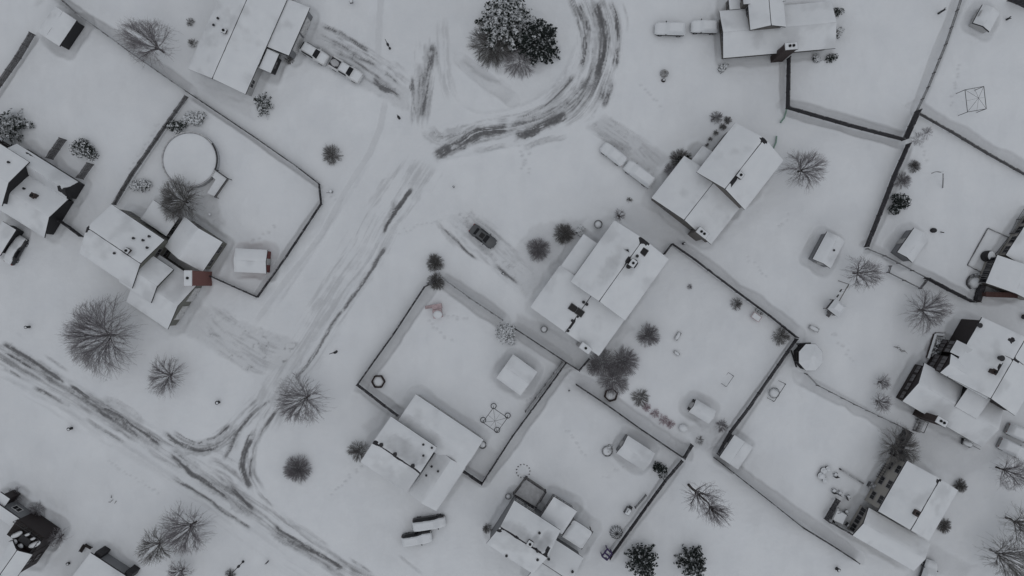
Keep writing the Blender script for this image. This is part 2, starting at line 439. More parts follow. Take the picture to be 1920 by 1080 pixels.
def chimney(h, p, ztop, size, th, mat='brick_red', flues=1, base=0.0, cap=True):
    root = h[0]; w = W(p[0], p[1], ztop); mb = MB()
    mb.box((w[0], w[1], (ztop + base) / 2), (size[0], size[1], ztop - base), R(th)); mb.box((w[0], w[1], ztop - .12), (size[0] + .14, size[1] + .14, .2), R(th))
    c = mb.build('chimney', mat, root)
    if cap:
        sm = MB(); sm.box((w[0], w[1], ztop + .07), (size[0] + .1, size[1] + .1, .18), R(th), taper=.88); sm.build('snow_cap', 'snow', c, org=root_loc(c))
    a, b = frame(th)
    for k in range(flues):
        d = (k - (flues - 1) / 2) * .55; q = a * d; fm = MB()
        fm.tube((w[0] + q[0], w[1] + q[1], ztop), (w[0] + q[0], w[1] + q[1], ztop + .32), .2, .2, 12); fm.build('flue', 'flue', c, org=root_loc(c))
    return c
def bare(crop, th, z, *items):
    out = []
    for x, y, rx, ry, ang, full in items:
        p = C(crop, (x, y)); w = W(p[0], p[1], z); out.append((w[0], w[1], rx, ry, ang, full))
    return out

# ---- brown house, left edge
th = -32
h1 = house('house', 'black walled house at the left edge with stepped snowy roofs', 'house', [
    vol(th, C('H1', (500, 558), (330, 820), (60, 480)), 2.4, 4.2, 'x', wall='black_wall', ov=.45, win={'v0': 3}, gap=0, ext=(0, 0, 0, .6)),
    vol(th, C('H1', (578, 400), (505, 540), (130, 118)), 2.4, 4.4, 'x', wall='black_wall', ov=.3, win={'u1': 0, 'v1': 3}, gap=0,
        bare=bare('H1', th, 4, (560, 440, .8, 1.0, 58, 1), (440, 455, .8, .5, 20, 1), (500, 480, 1.2, .9, 20, 1), (400, 580, 2.3, .24, 46, 1), (180, 195, 3.4, .16, -32, 1))),
    vol(th, C('H1', (212, 250), (15, 585), (-160, 30)), 4.7, 6.2, 'x', wall='black_wall', ov=.3, win={'u1': 0, 'v1': 2, 'v0': 2}, gap=0),
    vol(th, C('H1', (100, 755), (20, 700), (0, 960), (-90, 880)), 2.5, 2.8, 'x', 'flat', wall='black_wall', win={}, garage=None)])
vents(h1, C('H1', (185, 455), (70, 258)))
chimney(h1, C('H1', (240, 505)), 4.5, (.6, .6), th, 'brick_dark', 1, 2.5, False)

# ---- ranch house, top
th = 66.3
h2 = house('house', 'long low house at the top with two cars in its swept driveway', 'house', [
    vol(th, C('H2', (70, 690), (650, 955), (1030, 60)), 3.0, 4.7, 'x', wall='pale_wall', ext=(0, 3, 0, 0), win={'u0': 3, 'v0': 5, 'v1': 6}, gap=.08,
        bare=bare('H2', th, 3.6, (1010, 150, .9, .3, 66, 1), (900, 400, 1.6, .22, 66, 1), (800, 620, 1.5, .35, 66, 1), (690, 900, 1.0, .3, 66, 1))),
    vol(th, C('H2', (1305, 90), (1130, 515), (860, 470), (1090, 30)), 2.65, 3.3, 'x', 'shed-', wall='grey_wall', win={}, garage=('v0', [.3, .7], 2.6), inset=0),
    vol(th, C('H2', (985, 545), (920, 712), (790, 690), (870, 500)), 2.6, 3.1, 'x', 'flat', wall='black_wall', win={'v0': 1}, t=.2)])
vents(h2, C('H2', (375, 190), (332, 258)))
chimney(h2, C('H2', (430, 310)), 5.0, (.6, .6), th, 'brick_dark', 1, 2.5)

# ---- house with tall red chimney
th = -34
h3 = house('house', 'stepped olive house with a tall red brick chimney beside its garage', 'house', [
    vol(th, C('H3', (280, 55), (675, 320), (40, 420)), 5.3, 7.6, 'x', wall='olive', gap=.06, win={'u0': 2, 'u1': 2, 'v0': 4, 'v1': 4},
        bare=bare('H3', th, 7, (100, 240, .9, .5, 60, 1), (410, 410, 1.2, .9, 0, .45))),
    vol(th, C('H3', (585, 435), (738, 548), (420, 690)), 4.5, 6.1, 'x', wall='olive', ext=(2, 0, 0, 0), win={'u1': 1}, gap=0),
    vol(th, C('H3', (690, 985), (865, 655), (395, 770)), 2.9, 4.9, 'x', wall='olive', win={'v0': 3}, gap=0, ext=(0, .2, 0, 1.2), garage=('u1', [.3, .72], 2.5)),
    vol(th, C('H3', (868, 178), (1095, 325), (960, 560), (690, 345)), 3.0, 4.8, 'y', wall='olive', win={'u0': 2, 'u1': 2, 'v0': 2, 'v1': 2}, gap=0),
    vol(th, C('H3', (630, 45), (762, 150), (690, 292), (500, 160)), 2.5, 2.6, 'x', 'flat', wall='grey_wall', win={'u1': 1}, t=.3)])
vents(h3, C('H3', (563, 293), (445, 307), (517, 322), (548, 378), (303, 420)))
chimney(h3, C('H3', (390, 400)), 8.0, (.6, .6), th, 'brick_dark', 1, 6)
chimney(h3, C('H3', (850, 606)), 7.2, (2.2, 1.1), 90, 'brick_red', 1)

# ---- house with terrace, bottom left corner
th = -35
h4 = house('house', 'dark brown house in the bottom left corner with chairs on its raised terrace', 'house', [
    vol(th, C('H4', (60, 335), (290, 492), (215, 590), (-120, 380)), 3.0, 3.6, 'x', 'shed', wall='grey_wall', win={'v1': 1}),
    vol(th, C('H4', (350, 850), (80, 775), (160, 1085), (0, 1000)), 5.0, 6.3, 'y', wall='dark_brown', win={'v1': 1, 'v0': 1}),
    vol(th, C('H4', (105, 255), (0, 190), (-100, 330), (55, 335)), 3.1, 3.4, 'x', 'flat', wall='dark_brown', win={})])
# raised terrace of that house
def terrace():
    root = h4[0]; zt = 4.2
    u0, u1, v0, v1 = rect(th, C('H4', (95, 610), (250, 600), (430, 720), (350, 830), (300, 560)), zt); a, b = frame(th)
    P = lambda u, v, z: (a[0] * u + b[0] * v, a[1] * u + b[1] * v, z)
    cu, cv = (u0 + u1) / 2, (v0 + v1) / 2
    wmb = MB(); wmb.box(P(cu, cv, zt / 2 - .1), (u1 - u0, v1 - v0, zt - .2), R(th)); wmb.build('terrace_wall', 'dark_brown', root)
    d = MB(); d.box(P(cu, cv, zt - .05), (u1 - u0 + .1, v1 - v0 + .1, .1), R(th)); d.build('terrace_floor', 'wood_floor', root)
    r = MB()
    for (x0, y0, x1, y1) in ((u0, v1, u1, v1), (u1, v1, u1, v0)):
        r.tube(P(x0, y0, zt + 1), P(x1, y1, zt + 1), .05); r.tube(P(x0, y0, zt + .5), P(x1, y1, zt + .5), .03)
        for k in range(6): r.tube(P(x0 + (x1 - x0) * k / 5, y0 + (y1 - y0) * k / 5, zt), P(x0 + (x1 - x0) * k / 5, y0 + (y1 - y0) * k / 5, zt + 1), .04)
    r.build('railing', 'dark_metal', root)
    FOOT.append((cu, cv, (u1 - u0) / 2, (v1 - v0) / 2, th))
    for i, (x, y, rx, ry, lab) in enumerate(((175, 640, .95, .4, 'snow covered bench at the back of the dark terrace'), (365, 745, 1.0, .42, 'snow covered lounger along the front edge of the dark terrace'),
            (148, 720, .5, .45, 'round snow capped chair nearest the left end of the terrace'), (210, 765, .5, .45, 'round snow capped chair at the front left of the terrace'),
            (288, 640, .5, .25, 'narrow snow capped chair behind the terrace table'), (345, 685, .5, .25, 'narrow snow capped chair right of the terrace table'))):
        p = C('H4', (x, y)); w = W(p[0], p[1], zt + .5); c = empty('terrace_chair', (w[0], w[1], zt)); tag(c, lab, 'chair', 'chairs on the raised terrace')
        s = MB(); an = R(25)
        s.box((w[0], w[1], zt + .4), (rx * 1.7, ry * 1.7, .08), an); s.build('seat', 'dark_metal', c)
        k = MB(); k.box((w[0] - math.sin(an) * ry * .9, w[1] + math.cos(an) * ry * .9, zt + .62), (rx * 1.6, .06, .5), an); k.build('backrest', 'dark_metal', c)
        for sx in (-1, 1):
            for sy in (-1, 1):
                l = MB(); q = (w[0] + math.cos(an) * sx * rx * .7 - math.sin(an) * sy * ry * .7, w[1] + math.sin(an) * sx * rx * .7 + math.cos(an) * sy * ry * .7)
                l.tube((q[0], q[1], zt), (q[0], q[1], zt + .36), .03); l.build('leg', 'dark_metal', c)
        sn = MB(); sn.dome((w[0], w[1], zt + .44), rx, ry, .28, rot=an); sn.build('snow_cover', 'snow', c, True)
    p = C('H4', (265, 700)); w = W(p[0], p[1], zt + .7); t = empty('terrace_table', (w[0], w[1], zt)); tag(t, 'dark square table bare of snow between the terrace chairs', 'table')
    s = MB(); s.box((w[0], w[1], zt + .72), (1.7, 1.1, .06), R(-35)); s.build('table_top', 'dark_metal', t)
    for sx in (-.7, .7):
        for sy in (-.4, .4):
            l = MB(); q = frame(-35); q = q[0] * sx + q[1] * sy; l.tube((w[0] + q[0], w[1] + q[1], zt), (w[0] + q[0], w[1] + q[1], zt + .69), .035); l.build('leg', 'dark_metal', t)
terrace()
th = -33
h4b = house('house', 'low grey walled house cut by the bottom edge, below the bushy bare trees', 'house', [
    vol(th, C('H4', (975, 858), (1340, 1075), (800, 1085)), 2.8, 4.3, 'x', wall='grey_wall', ext=(0, 0, 5, 0), gap=0, win={'v1': 0, 'u0': 1},
        bare=[])])
for q in C('H4', (1075, 842), (1395, 1045)):
    w = W(*q, 1.5); mb = MB(); mb.box((w[0], w[1], 1.25), (1.1, 1.0, 2.5), R(th)); mb.build('wall_pier', 'black_wall', h4b[0])

# ---- house below the fenced yard
th = -34
h5 = house('house', 'grey roofed house with a dark ridge line above the two parked vans', 'house', [
    vol(th, C('H5', (340, 235), (710, 488), (485, 832), (72, 610)), 5.0, 6.9, 'x', wall='pale_wall', gap=.16, win={'u0': 2, 'u1': 2, 'v0': 4, 'v1': 4},
        bare=bare('H5', th, 6.5, (200, 450, .6, .5, 0, 1), (440, 510, 3.8, 1.6, -34, .55), (600, 600, .9, .5, 50, .6))),
    vol(th, C('H5', (540, 40), (1065, 430), (930, 690), (400, 250)), 2.9, 4.0, 'x', wall='pale_wall', gap=0, ext=(0, 0, 0, 0), win={'u0': 2, 'u1': 2, 'v1': 5}),
    vol(th, C('H5', (905, 740), (712, 1025), (478, 868), (690, 600)), 2.7, 3.7, 'y', wall='pale_wall', gap=0, ext=(0, 1.8, 0, 0), win={}, garage=('u0', [.3, .7], 2.6))])
vents(h5, C('H5', (250, 465), (365, 545), (515, 642)), .22, .6)
vents(h5, C('H5', (603, 465), (675, 492), (603, 558), (627, 725), (672, 650), (726, 690)), .12, .3)

# ---- house at bottom centre
th = -33
h6 = house('house', 'house at the bottom centre with thawing dark patches on its roof and a railed deck', 'house', [
    vol(th, C('H6', (430, 332), (845, 655), (118, 750)), 5.0, 7.3, 'x', wall='grey_wall', gap=.16, win={'u0': 0, 'u1': 2, 'v1': 4},
        bare=bare('H6', th, 6.2, (250, 605, .55, .4, 0, 1), (420, 620, 4.2, 1.3, -33, .5), (690, 740, 2.0, 1.1, 40, .72), (730, 820, 1.0, .3, 60, 1), (620, 700, .9, .6, 40, .8))),
    vol(th, C('H6', (845, 728), (1085, 915), (620, 1150)), 2.9, 4.7, 'x', wall='grey_wall', gap=.08, ext=(1, 0, 0, 0), win={'u1': 0}, garage=('u1', [.5], 4.4)),
    vol(th, C('H6', (800, 268), (1010, 435), (885, 655), (680, 475)), 2.9, 3.3, 'y', 'shed', wall='grey_wall', win={'u0': 2, 'u1': 2, 'v0': 2, 'v1': 2}, t=.22)])
chimney(h6, C('H6', (560, 755)), 7.6, (.75, .75), th, 'brick_dark', 1, 5)
vents(h6, C('H6', (635, 825), (655, 640), (322, 872), (636, 912), (750, 905), (990, 1032)), .14, .4)

# ---- house in the middle right
th = 54.5
h7 = house('house', 'house with skylights and white flue boxes facing the dark uncovered car', 'house', [
    vol(th, C('H7', (330, 485), (613, 95), (985, 345), (690, 760)), 5.1, 7.0, 'x', wall='pale_wall', gap=.07, win={'u0': 2, 'u1': 3, 'v0': 4, 'v1': 4},
        bare=bare('H7', th, 6, (812, 225, 1.1, .7, -30, 1), (720, 330, 2.0, .28, 52, 1), (745, 375, 1.0, .7, 0, 1), (590, 395, 3.4, 1.25, 54, .42), (700, 285, .8, .2, -35, .9))),
    vol(th, C('H7', (50, 668), (240, 412), (670, 765), (545, 955)), 3.0, 4.9, 'x', wall='pale_wall', gap=.05, ext=(0, .6, 0, 0), win={'u0': 3, 'v0': 2, 'v1': 0}, garage=('v1', [.35, .75], 2.6),
        bare=bare('H7', th, 4.7, (380, 715, 1.0, .3, 60, 1), (335, 790, 1.0, .25, 55, 1), (400, 920, 1.0, .7, 20, .5))),
    vol(th, C('H7', (245, 408), (415, 195), (500, 240), (330, 478)), 2.9, 3.4, 'x', 'shed-', wall='pale_wall', win={'v1': 2}, door=('v1', .5))])
skylight(h7, C('H7', (815, 292), (340, 675), (385, 705)), th)
chimney(h7, C('H7', (745, 372)), 8.0, (1.0, .8), th, 'brick_dark', 1, 5)
vents(h7, C('H7', (712, 395)), .25, .6); vents(h7, C('H7', (772, 325), (410, 635), (432, 650), (335, 760), (305, 828)), .16, .4)
chimney(h7, C('H7', (425, 946)), 5.6, (1.7, .95), th - 90, 'pale_wall', 1)

# ---- house to its upper right
th = 52
h8 = house('house', 'tall taupe house with a crisp dark ridge crack and two buried cars in its drive', 'house', [
    vol(th, C('H8', (415, 445), (715, 65), (1095, 365), (775, 745)), 5.4, 7.7, 'x', wall='taupe', gap=.07, win={'u0': 0, 'u1': 2, 'v0': 4, 'v1': 4},
        bare=bare('H8', th, 7.5, (940, 205, .9, .55, -40, 1), (715, 510, 1.6, .3, 60, 1))),
    vol(th, C('H8', (60, 645), (285, 362), (725, 770), (520, 1030)), 2.9, 4.9, 'x', wall='taupe', gap=.04, ext=(0, .8, 0, 0), win={'u0': 2, 'v0': 2}, garage=('v1', [.35, .72], 2.6)),
    vol(th, C('H8', (345, 390), (445, 258), (525, 300), (425, 430)), 2.7, 3.2, 'x', 'shed-', wall='taupe', win={}, door=('v1', .5))])
chimney(h8, C('H8', (757, 480)), 8.2, (.8, .8), th, 'brick_dark', 1, 6)
chimney(h8, C('H8', (455, 938)), 5.4, (1.7, .95), th - 90, 'taupe', 2)

# ---- house at the top right
th = 5
h9 = house('house', 'wide low house at the top right with a dark chimney above the black board fence', 'house', [
    vol(th, C('H9', (135, 150), (185, 765), (1680, 655), (1650, 50)), 2.6, 3.6, 'x', wall='taupe', ov=.6, gap=0, win={'u0': 3, 'u1': 3, 'v0': 6, 'v1': 5}),
    vol(th, C('H9', (525, 85), (550, 385), (1032, 365)), 5.0, 6.4, 'y', wall='taupe', gap=.04, ext=(0, 3, 0, 0), win={'u0': 0, 'v0': 3, 'v1': 3}),
    vol(th, C('H9', (460, 10), (1035, 0), (460, 60), (500, -80)), 5.3, 5.6, 'x', 'flat', wall='taupe', win={}),
    vol(th, C('H9', (270, -80), (270, 120), (430, 120)), 2.7, 3.0, 'x', 'flat', wall='taupe', win={'u0': 1, 'u1': 1})])
chimney(h9, C('H9', (1108, 622)), 6.2, (1.8, .95), th, 'brick_dark', 2)
vents(h9, C('H9', (1130, 620)), .16, .5)

# ---- dark brown house at the right
th = -30
H10A = vol(th, C('H10', (578, 205), (655, 78), (1190, 310)), 5.2, 7.4, 'y', wall='dark_brown', gap=.08, ext=(6, 0, 0, 0), win={'v1': 1, 'u0': 0, 'u1': 2}, gh=1.4,
        bare=bare('H10', th, 7.2, (920, 190, .7, .5, 60, 1), (825, 390, 1.2, .25, 60, 1), (945, 345, 2.4, .22, -27, 1)))
H10B = vol(th, C('H10', (498, 190), (497, 310)), 4.8, 5.8, 'y', 'shed-', wall='dark_brown', win={'v1': 2}, gh=1.4)
def coplanar():
    sl = (H10A.zr - H10A.ze) / ((H10A.v1 - H10A.v0) / 2); H10B.v0 = H10A.v1 - 1.2
    H10B.ze = roof_z(H10A, H10A.v1) - sl * (H10B.v1 - H10A.v1) - .02; H10B.zr = H10A.ze + sl * 1.2 - .02
coplanar()
h10 = house('house', 'dark brown many gabled house at the right edge with four garage windows', 'house', [
    H10A,
    H10B,
    vol(th, C('H10', (378, 420), (490, 318), (735, 600), (440, 475)), 5.0, 6.0, 'x', wall='dark_brown', gap=0, win={'u0': 2}, gh=1.4),
    vol(th, C('H10', (252, 362), (97, 655), (690, 975)), 2.8, 4.2, 'x', wall='dark_brown', gap=0, win={'u0': 4, 'v0': 3}, garage=('u1', [.3, .72], 2.6), ov=.35),
    vol(th, C('H10', (558, 552), (482, 690), (640, 775), (740, 615)), 4.3, 4.9, 'x', 'shed', wall='black_wall', win={'u0': 0})])
chimney(h10, C('H10', (384, 803)), 6.2, (1.7, .95), th, 'brick_dark', 2)
chimney(h10, C('H10', (785, 430)), 7.9, (.6, .6), th, 'brick_dark', 1, 5, False)
vents(h10, C('H10', (820, 325)), .3, .6); vents(h10, C('H10', (665, 80)), .25, .4)

# ---- tan house at the bottom right
h11 = house('house', 'tan walled house at the lower right, windows over a patio and an arrowhead ridge line', 'house', [
    vol(th, C('H11', (800, 75), (1250, 325), (545, 508)), 5.2, 7.2, 'y', wall='tan', gap=.12, win={'v1': 3, 'v0': 4, 'u1': 2}, gh=1.2,
        bare=bare('H11', th, 7, (1082, 238, .6, .4, 0, 1))),
    vol(th, C('H11', (465, 478), (322, 722), (862, 1035)), 2.9, 3.8, 'x', wall='tan', gap=0, ext=(0, 0, 0, 0), win={'u0': 3, 'v0': 3}, gh=1.5, garage=('u1', [.3, .72], 2.6))])
chimney(h11, C('H11', (893, 530)), 7.5, (.75, .75), th, 'brick_dark', 1, 5, False)

# ---- house cut by the right edge
th = 67.5
h12 = house('house', 'grey house cut by the right edge with a bare brown porch roof', 'house', [
    vol(th, C('H12', (335, 740), (440, 482), (690, 585), (650, 800)), 2.9, 4.0, 'x', wall='tan', gap=0, ext=(0, 0, 3, 0), win={'v1': 4, 'u0': 1}, gh=1.6),
    vol(57, C('H12', (525, 470), (690, 235), (800, 330), (640, 560)), 2.6, 2.9, 'x', 'flat', wall='tan', ext=(0, 3, 3, 0), win={'v1': 4}, gh=1.4),
    vol(-2, C('H12', (340, 828), (630, 830), (630, 868), (350, 868)), 2.3, 2.4, 'x', 'flat', wall='brick_brown', ov=.1, win={}, t=.0, roofmat='brick_brown', inset=3)])
# ---------------------------------------------------------------- sheds and garden structures
def shed(label, th, pts, ze, zr, ridge='x', wall='grey_wall', dside='u1', group=None, t=.25, ov=.18, dmat='trim_grey', win=None):
    o = vol(th, pts, ze, zr, ridge, wall=wall, ov=ov, win=win or {}, gap=0, t=t, door=(dside, .5))
    return house('garden_shed', label, 'shed', [o], 'garden sheds under snow')
sh1 = shed('white roofed shed with an open black front in the top left corner', -34, C('A', (318, 38), (428, 125), (335, 255), (212, 178)), 2.4, 3.1, 'y', 'black_wall', 'u1', win={'u1': 2})
shed('small shed with red boards, standing inside the long pointed yard fence', -3, C('E', (1325, 330), (1490, 325), (1500, 440), (1335, 450)), 2.1, 2.6, 'x', 'red_paint', 'u1')
shed('shed with a square snowy roof beside the frosted white tree', -36, [(962, 665), (1008, 697), (975, 741), (930, 708)], 2.2, 2.9, 'x', 'grey_wall', 'v1')
shed('large shed with a thick snow roof beside the evergreen bush near the fence corner', -33, C('L', (650, 290), (800, 385), (740, 488), (588, 385)), 2.3, 3.1, 'x', 'grey_wall', 'u0')
shed('rounded shed with a dark open end in the middle yard', -31, C('L', (1035, 85), (1130, 150), (1105, 222), (1000, 160)), 2.0, 2.7, 'x', 'black_wall', 'u0')
shp = shed('grey shed with a small roof pipe alone in the open snow right of centre', -28, C('I', (345, 230), (425, 280), (350, 430), (258, 360)), 2.2, 2.9, 'y', 'grey_wall', 'u0')
vents(shp, C('I', (368, 328)), .12, .4)
shed('shed in a ring of drifted snow near the long black fence', 55, C('I', (815, 210), (905, 260), (810, 395), (735, 345)), 2.4, 3.0, 'x', 'grey_wall', 'v1')
shed('shed backing on the board fence at the lower right', 56, C('L', (1250, 285), (1320, 340), (1270, 480), (1190, 420)), 2.3, 2.9, 'x', 'grey_wall', 'v1')
shed('faint shed half buried in drifts near the top right corner', 62, C('D', (1215, 30), (1295, 85), (1235, 175), (1150, 130)), 1.4, 1.9, 'x', 'pale_wall', 'v1')

# playhouse with swing beam
def playset():
    w = W(1570, 577, 2.2); root = empty('playhouse', (w[0], w[1], 0)); tag(root, 'little playhouse tower with a swing beam running up to the bare tree', 'playhouse')
    th = 52; a, b = frame(th)
    P = lambda u, v, z: (w[0] + a[0] * u + b[0] * v, w[1] + a[1] * u + b[1] * v, z)
    for su in (-.85, .85):
        for sv in (-.85, .85):
            m = MB(); m.tube(P(su, sv, 0), P(su, sv, 2.0), .06); m.build('post', 'wood_grey', root)
    m = MB(); m.box(P(0, 0, 1.0), (1.8, 1.8, .1), R(th)); m.build('platform', 'wood_floor', root)
    m = MB(); m.box(P(0, .87, 1.4), (1.7, .05, .7), R(th)); m.box(P(-.87, 0, 1.4), (.05, 1.7, .7), R(th)); m.build('side_panel', 'fence_dark', root)
    r = MB(); r.prism([P(-1.05, -1.05, 0)[:2], P(1.05, -1.05, 0)[:2], P(1.05, 1.05, 0)[:2], P(-1.05, 1.05, 0)[:2]], 2.0, 2.6, top_scale=.45); rf = r.build('roof', 'fence_dark', root)
    s = MB(); s.prism([P(-1.05, -1.05, 0)[:2], P(1.05, -1.05, 0)[:2], P(1.05, 1.05, 0)[:2], P(-1.05, 1.05, 0)[:2]], 2.08, 2.8, top_scale=.5); s.build('snow_cap', 'snow', rf, org=root_loc(rf))
    e = W(1592, 533, 2.1); m = MB(); m.tube(P(.8, .3, 2.0), (e[0], e[1], 2.0), .07); m.build('swing_beam', 'wood_grey', root)
    m = MB(); n = (b * .9); m.tube((e[0] + n[0], e[1] + n[1], 0), (e[0], e[1], 2.05), .06); m.tube((e[0] - n[0], e[1] - n[1], 0), (e[0], e[1], 2.05), .06); m.build('beam_leg', 'wood_grey', root)
    for k in (.35, .65):
        q = [P(.8, .3, 2.0)[i] * (1 - k) + e[i] * k for i in (0, 1)]; m = MB()
        for d in (-.2, .2): m.tube((q[0] + a[0] * d, q[1] + a[1] * d, .5), (q[0] + a[0] * d, q[1] + a[1] * d, 2.0), .015, n=4)
        m.box((q[0], q[1], .5), (.5, .2, .05), R(th)); m.build('swing', 'dark_metal', root)
    m = MB(); q = C('I', (330, 700)); q = W(*q); m.add([P(-.9, .3, 1.0), P(-.9, -.3, 1.0), (q[0] + b[0] * -.3, q[1] + b[1] * -.3, .25), (q[0] + b[0] * .3, q[1] + b[1] * .3, .25)], [(0, 1, 2, 3)])
    m.box(((q[0] + w[0]) / 2, (q[1] + w[1]) / 2, .12), (.5, .5, .24), R(th)); m.build('slide', 'fence_grey', root)
playset()

def gazebo():
    z = 2.5; c = C('I', (240, 930)); w = W(c[0], c[1], z); root = empty('gazebo', (w[0], w[1], 0)); tag(root, 'eight sided gazebo with a snow roof and dark open sides outside the fence corner', 'gazebo')
    poly = [(w[0] + 2.0 * math.cos(R(22.5 + 45 * k)), w[1] + 2.25 * math.sin(R(22.5 + 45 * k))) for k in range(8)]
    m = MB(); m.prism(poly, z, z + .9, top_scale=.12); rf = m.build('roof', 'shingle', root)
    s = MB(); s.prism([(w[0] + (p[0] - w[0]) * .98, w[1] + (p[1] - w[1]) * .98) for p in poly], z + .06, z + 1.1, top_scale=.16); s.build('snow_cover', 'snow', rf, org=root_loc(rf))
    m = MB(); m.prism([(w[0] + (p[0] - w[0]) * .9, w[1] + (p[1] - w[1]) * .9) for p in poly], 0, .3); m.build('floor', 'wood_floor', root)
    for p in poly:
        q = (w[0] + (p[0] - w[0]) * .9, w[1] + (p[1] - w[1]) * .9); m = MB(); m.tube((*q, .3), (*q, z), .09); m.build('post', 'dark_metal', root)
    m = MB()
    for i in range(8):
        p, q = poly[i], poly[(i + 1) % 8]; f = lambda p: (w[0] + (p[0] - w[0]) * .9, w[1] + (p[1] - w[1]) * .9)
        for zz in (.55, 1.2, z - .12): m.tube((*f(p), zz), (*f(q), zz), .07)
    m.build('railing', 'dark_metal', root)
    g = C('I', (160, 855), (240, 850)); m = MB(); m.path([W(*g[0], 1.6), W(*g[1], 1.6)], .12); m.path([W(*C('I', (130, 890)), .3), W(*C('I', (160, 985)), .3)], .12); m.path([W(*C('I', (170, 860)), .3), W(*C('I', (182, 985)), .3)], .14); m.build('entrance_frame', 'dark_metal', root)
gazebo()

def pool():
    c = W(355, 299, 1.2); r = 52 / 12.1; root = empty('swimming_pool', (c[0], c[1], 0)); tag(root, 'round above ground swimming pool filled with snow beside the bare tree', 'pool')
    m = MB(); n = 56
    V = []; F = []
    for k in range(n):
        a = 2 * math.pi * k / n
        for rr, zz in ((r, 0), (r, 1.2), (r - .18, 1.2), (r - .18, .3)): V.append((c[0] + rr * math.cos(a), c[1] + rr * math.sin(a), zz))
    for k in range(n):
        for j in range(3): F.append((k * 4 + j, (k + 1) % n * 4 + j, (k + 1) % n * 4 + j + 1, k * 4 + j + 1))
    m.add(V, F); m.build('pool_wall', 'vinyl', root)
    m = MB(); m.ring((c[0], c[1], 1.22), r - .02, .06, 56, k=6); m.build('rim', 'trim', root)
    P = np.zeros((14, 57, 3))
    for i in range(14):
        for k in range(57):
            a = 2 * math.pi * k / 56; q = (r - .22) * i / 13; P[i, k] = (c[0] + q * math.cos(a), c[1] + q * math.sin(a), 1.16 + .10 * fbm(np.array(q * math.cos(a)), np.array(q * math.sin(a)), 3) - .1 * (i == 13))
    grid_mesh('snow_cover', P, 'snow', root)
    # deck arm and steps
    pts = C('A', (1205, 955), (1275, 1005), (1205, 1105), (1165, 1090), (1215, 1010), (1180, 980)); z = .9
    d = MB(); d.prism([W(*p, z)[:2] for p in pts], .0, z); d.build('step_deck', 'wood_grey', root)
    s = MB(); s.prism([W(*p, z)[:2] for p in pts], z + .01, z + .12, top_scale=.93); s.build('deck_snow', 'snow', root)
    m = MB(); ps = [W(*p, 1.7) for p in C('A', (1205, 950), (1280, 1003), (1205, 1108))]
    m.path(ps, .06)
    for p in ps: m.tube((p[0], p[1], 0), p, .06)
    m.path([W(*p, 1.3) for p in C('A', (1205, 950), (1280, 1003), (1205, 1108))], .04); m.build('railing', 'fence_dark', root)
    # dark coping on the side towards the steps
    m = MB(); m.ring((c[0], c[1], 1.27), r + .03, .11, 14, a0=R(-22), a1=R(35)); m.build('bare_coping', 'dark_metal', root)
pool()

def canopy_frame(label, corners, z, feet_blob=False):
    ps = [W(*p, z) for p in corners]; c = sum(ps, Vector()) / 4; root = empty('canopy_frame', (c[0], c[1], 0)); tag(root, label, 'canopy frame')
    m = MB(); m.path(ps + [ps[0]], .045); m.build('top_rail', 'dark_metal', root)
    m = MB()
    for p in ps: m.tube(p, (c[0], c[1], z + .7), .022, n=5)
    for i in range(4):
        q = (ps[i] + ps[(i + 1) % 4]) / 2; m.tube(q, (c[0], c[1], z + .7), .016, n=4)
    m.build('roof_bars', 'dark_metal', root)
    for p in ps:
        m = MB(); m.tube((p[0], p[1], 0), p, .045); m.build('post', 'dark_metal', root)
        if feet_blob:
            m = MB(); m.dome((p[0], p[1], 0), .55, .5, .35, jit=.1); m.build('snow_mound', 'snow', root, True); m = MB(); m.ring((p[0], p[1], .3), .42, .05, 14); m.build('base_ring', 'dark_metal', root)
canopy_frame('bare square metal canopy frame standing in the far upper right yard', C('D', (1108, 505), (1214, 486), (1228, 612), (1122, 630)), 2.3)
canopy_frame('bare diamond shaped canopy frame with a round mound at each foot', C('K', (1335, 135), (1415, 190), (1355, 272), (1275, 215)), 2.2, True)

def deck():
    z = 1.0; pts = C('H6', (520, 98), (722, 235), (620, 402), (392, 265)); ps = [W(*p, z + .9) for p in pts]; c = sum(ps, Vector()) / 4
    root = empty('wooden_deck', (c[0], c[1], 0)); tag(root, 'square railed wooden deck with grey trodden snow behind the bottom centre house', 'deck')
    poly = [(p[0], p[1]) for p in ps]
    m = MB(); m.prism(poly, 0, z); m.build('floor', 'wood_grey', root)
    P = np.zeros((20, 20, 3))
    for i in range(20):
        for j in range(20):
            u, v = (i + .0) / 19 * .94 + .03, j / 19 * .94 + .03
            q = (ps[0] * (1 - u) + ps[1] * u) * (1 - v) + (ps[3] * (1 - u) + ps[2] * u) * v
            P[i, j] = (q[0], q[1], z + .02 + .12 * fbm(np.array(q[0] * .9), np.array(q[1] * .9), 77))
    grid_mesh('trodden_snow', P, 'thin_snow', root)
    for i in range(4):
        a, b = ps[i], ps[(i + 1) % 4]; m = MB(); m.box(((a[0] + b[0]) / 2, (a[1] + b[1]) / 2, z + .9), ((a - b).length, .14, .06), math.atan2(b[1] - a[1], b[0] - a[0])); m.tube((a[0], a[1], z + .5), (b[0], b[1], z + .5), .04)
        n = max(2, int((a - b).length / .3))
        for k in range(1, n): q = a.lerp(b, k / n); m.box((q[0], q[1], z + .45), (.04, .04, .9), 0)
        m.build('railing', 'fence_dark', root)
        m = MB(); m.box((a[0], a[1], (z + 1) / 2), (.14, .14, z + 1.0), 0); m.build('post', 'fence_dark', root)
M['thin_snow'] = plain('trodden_snow', (.46, .465, .475), .8, .15, 1.5)
deck()

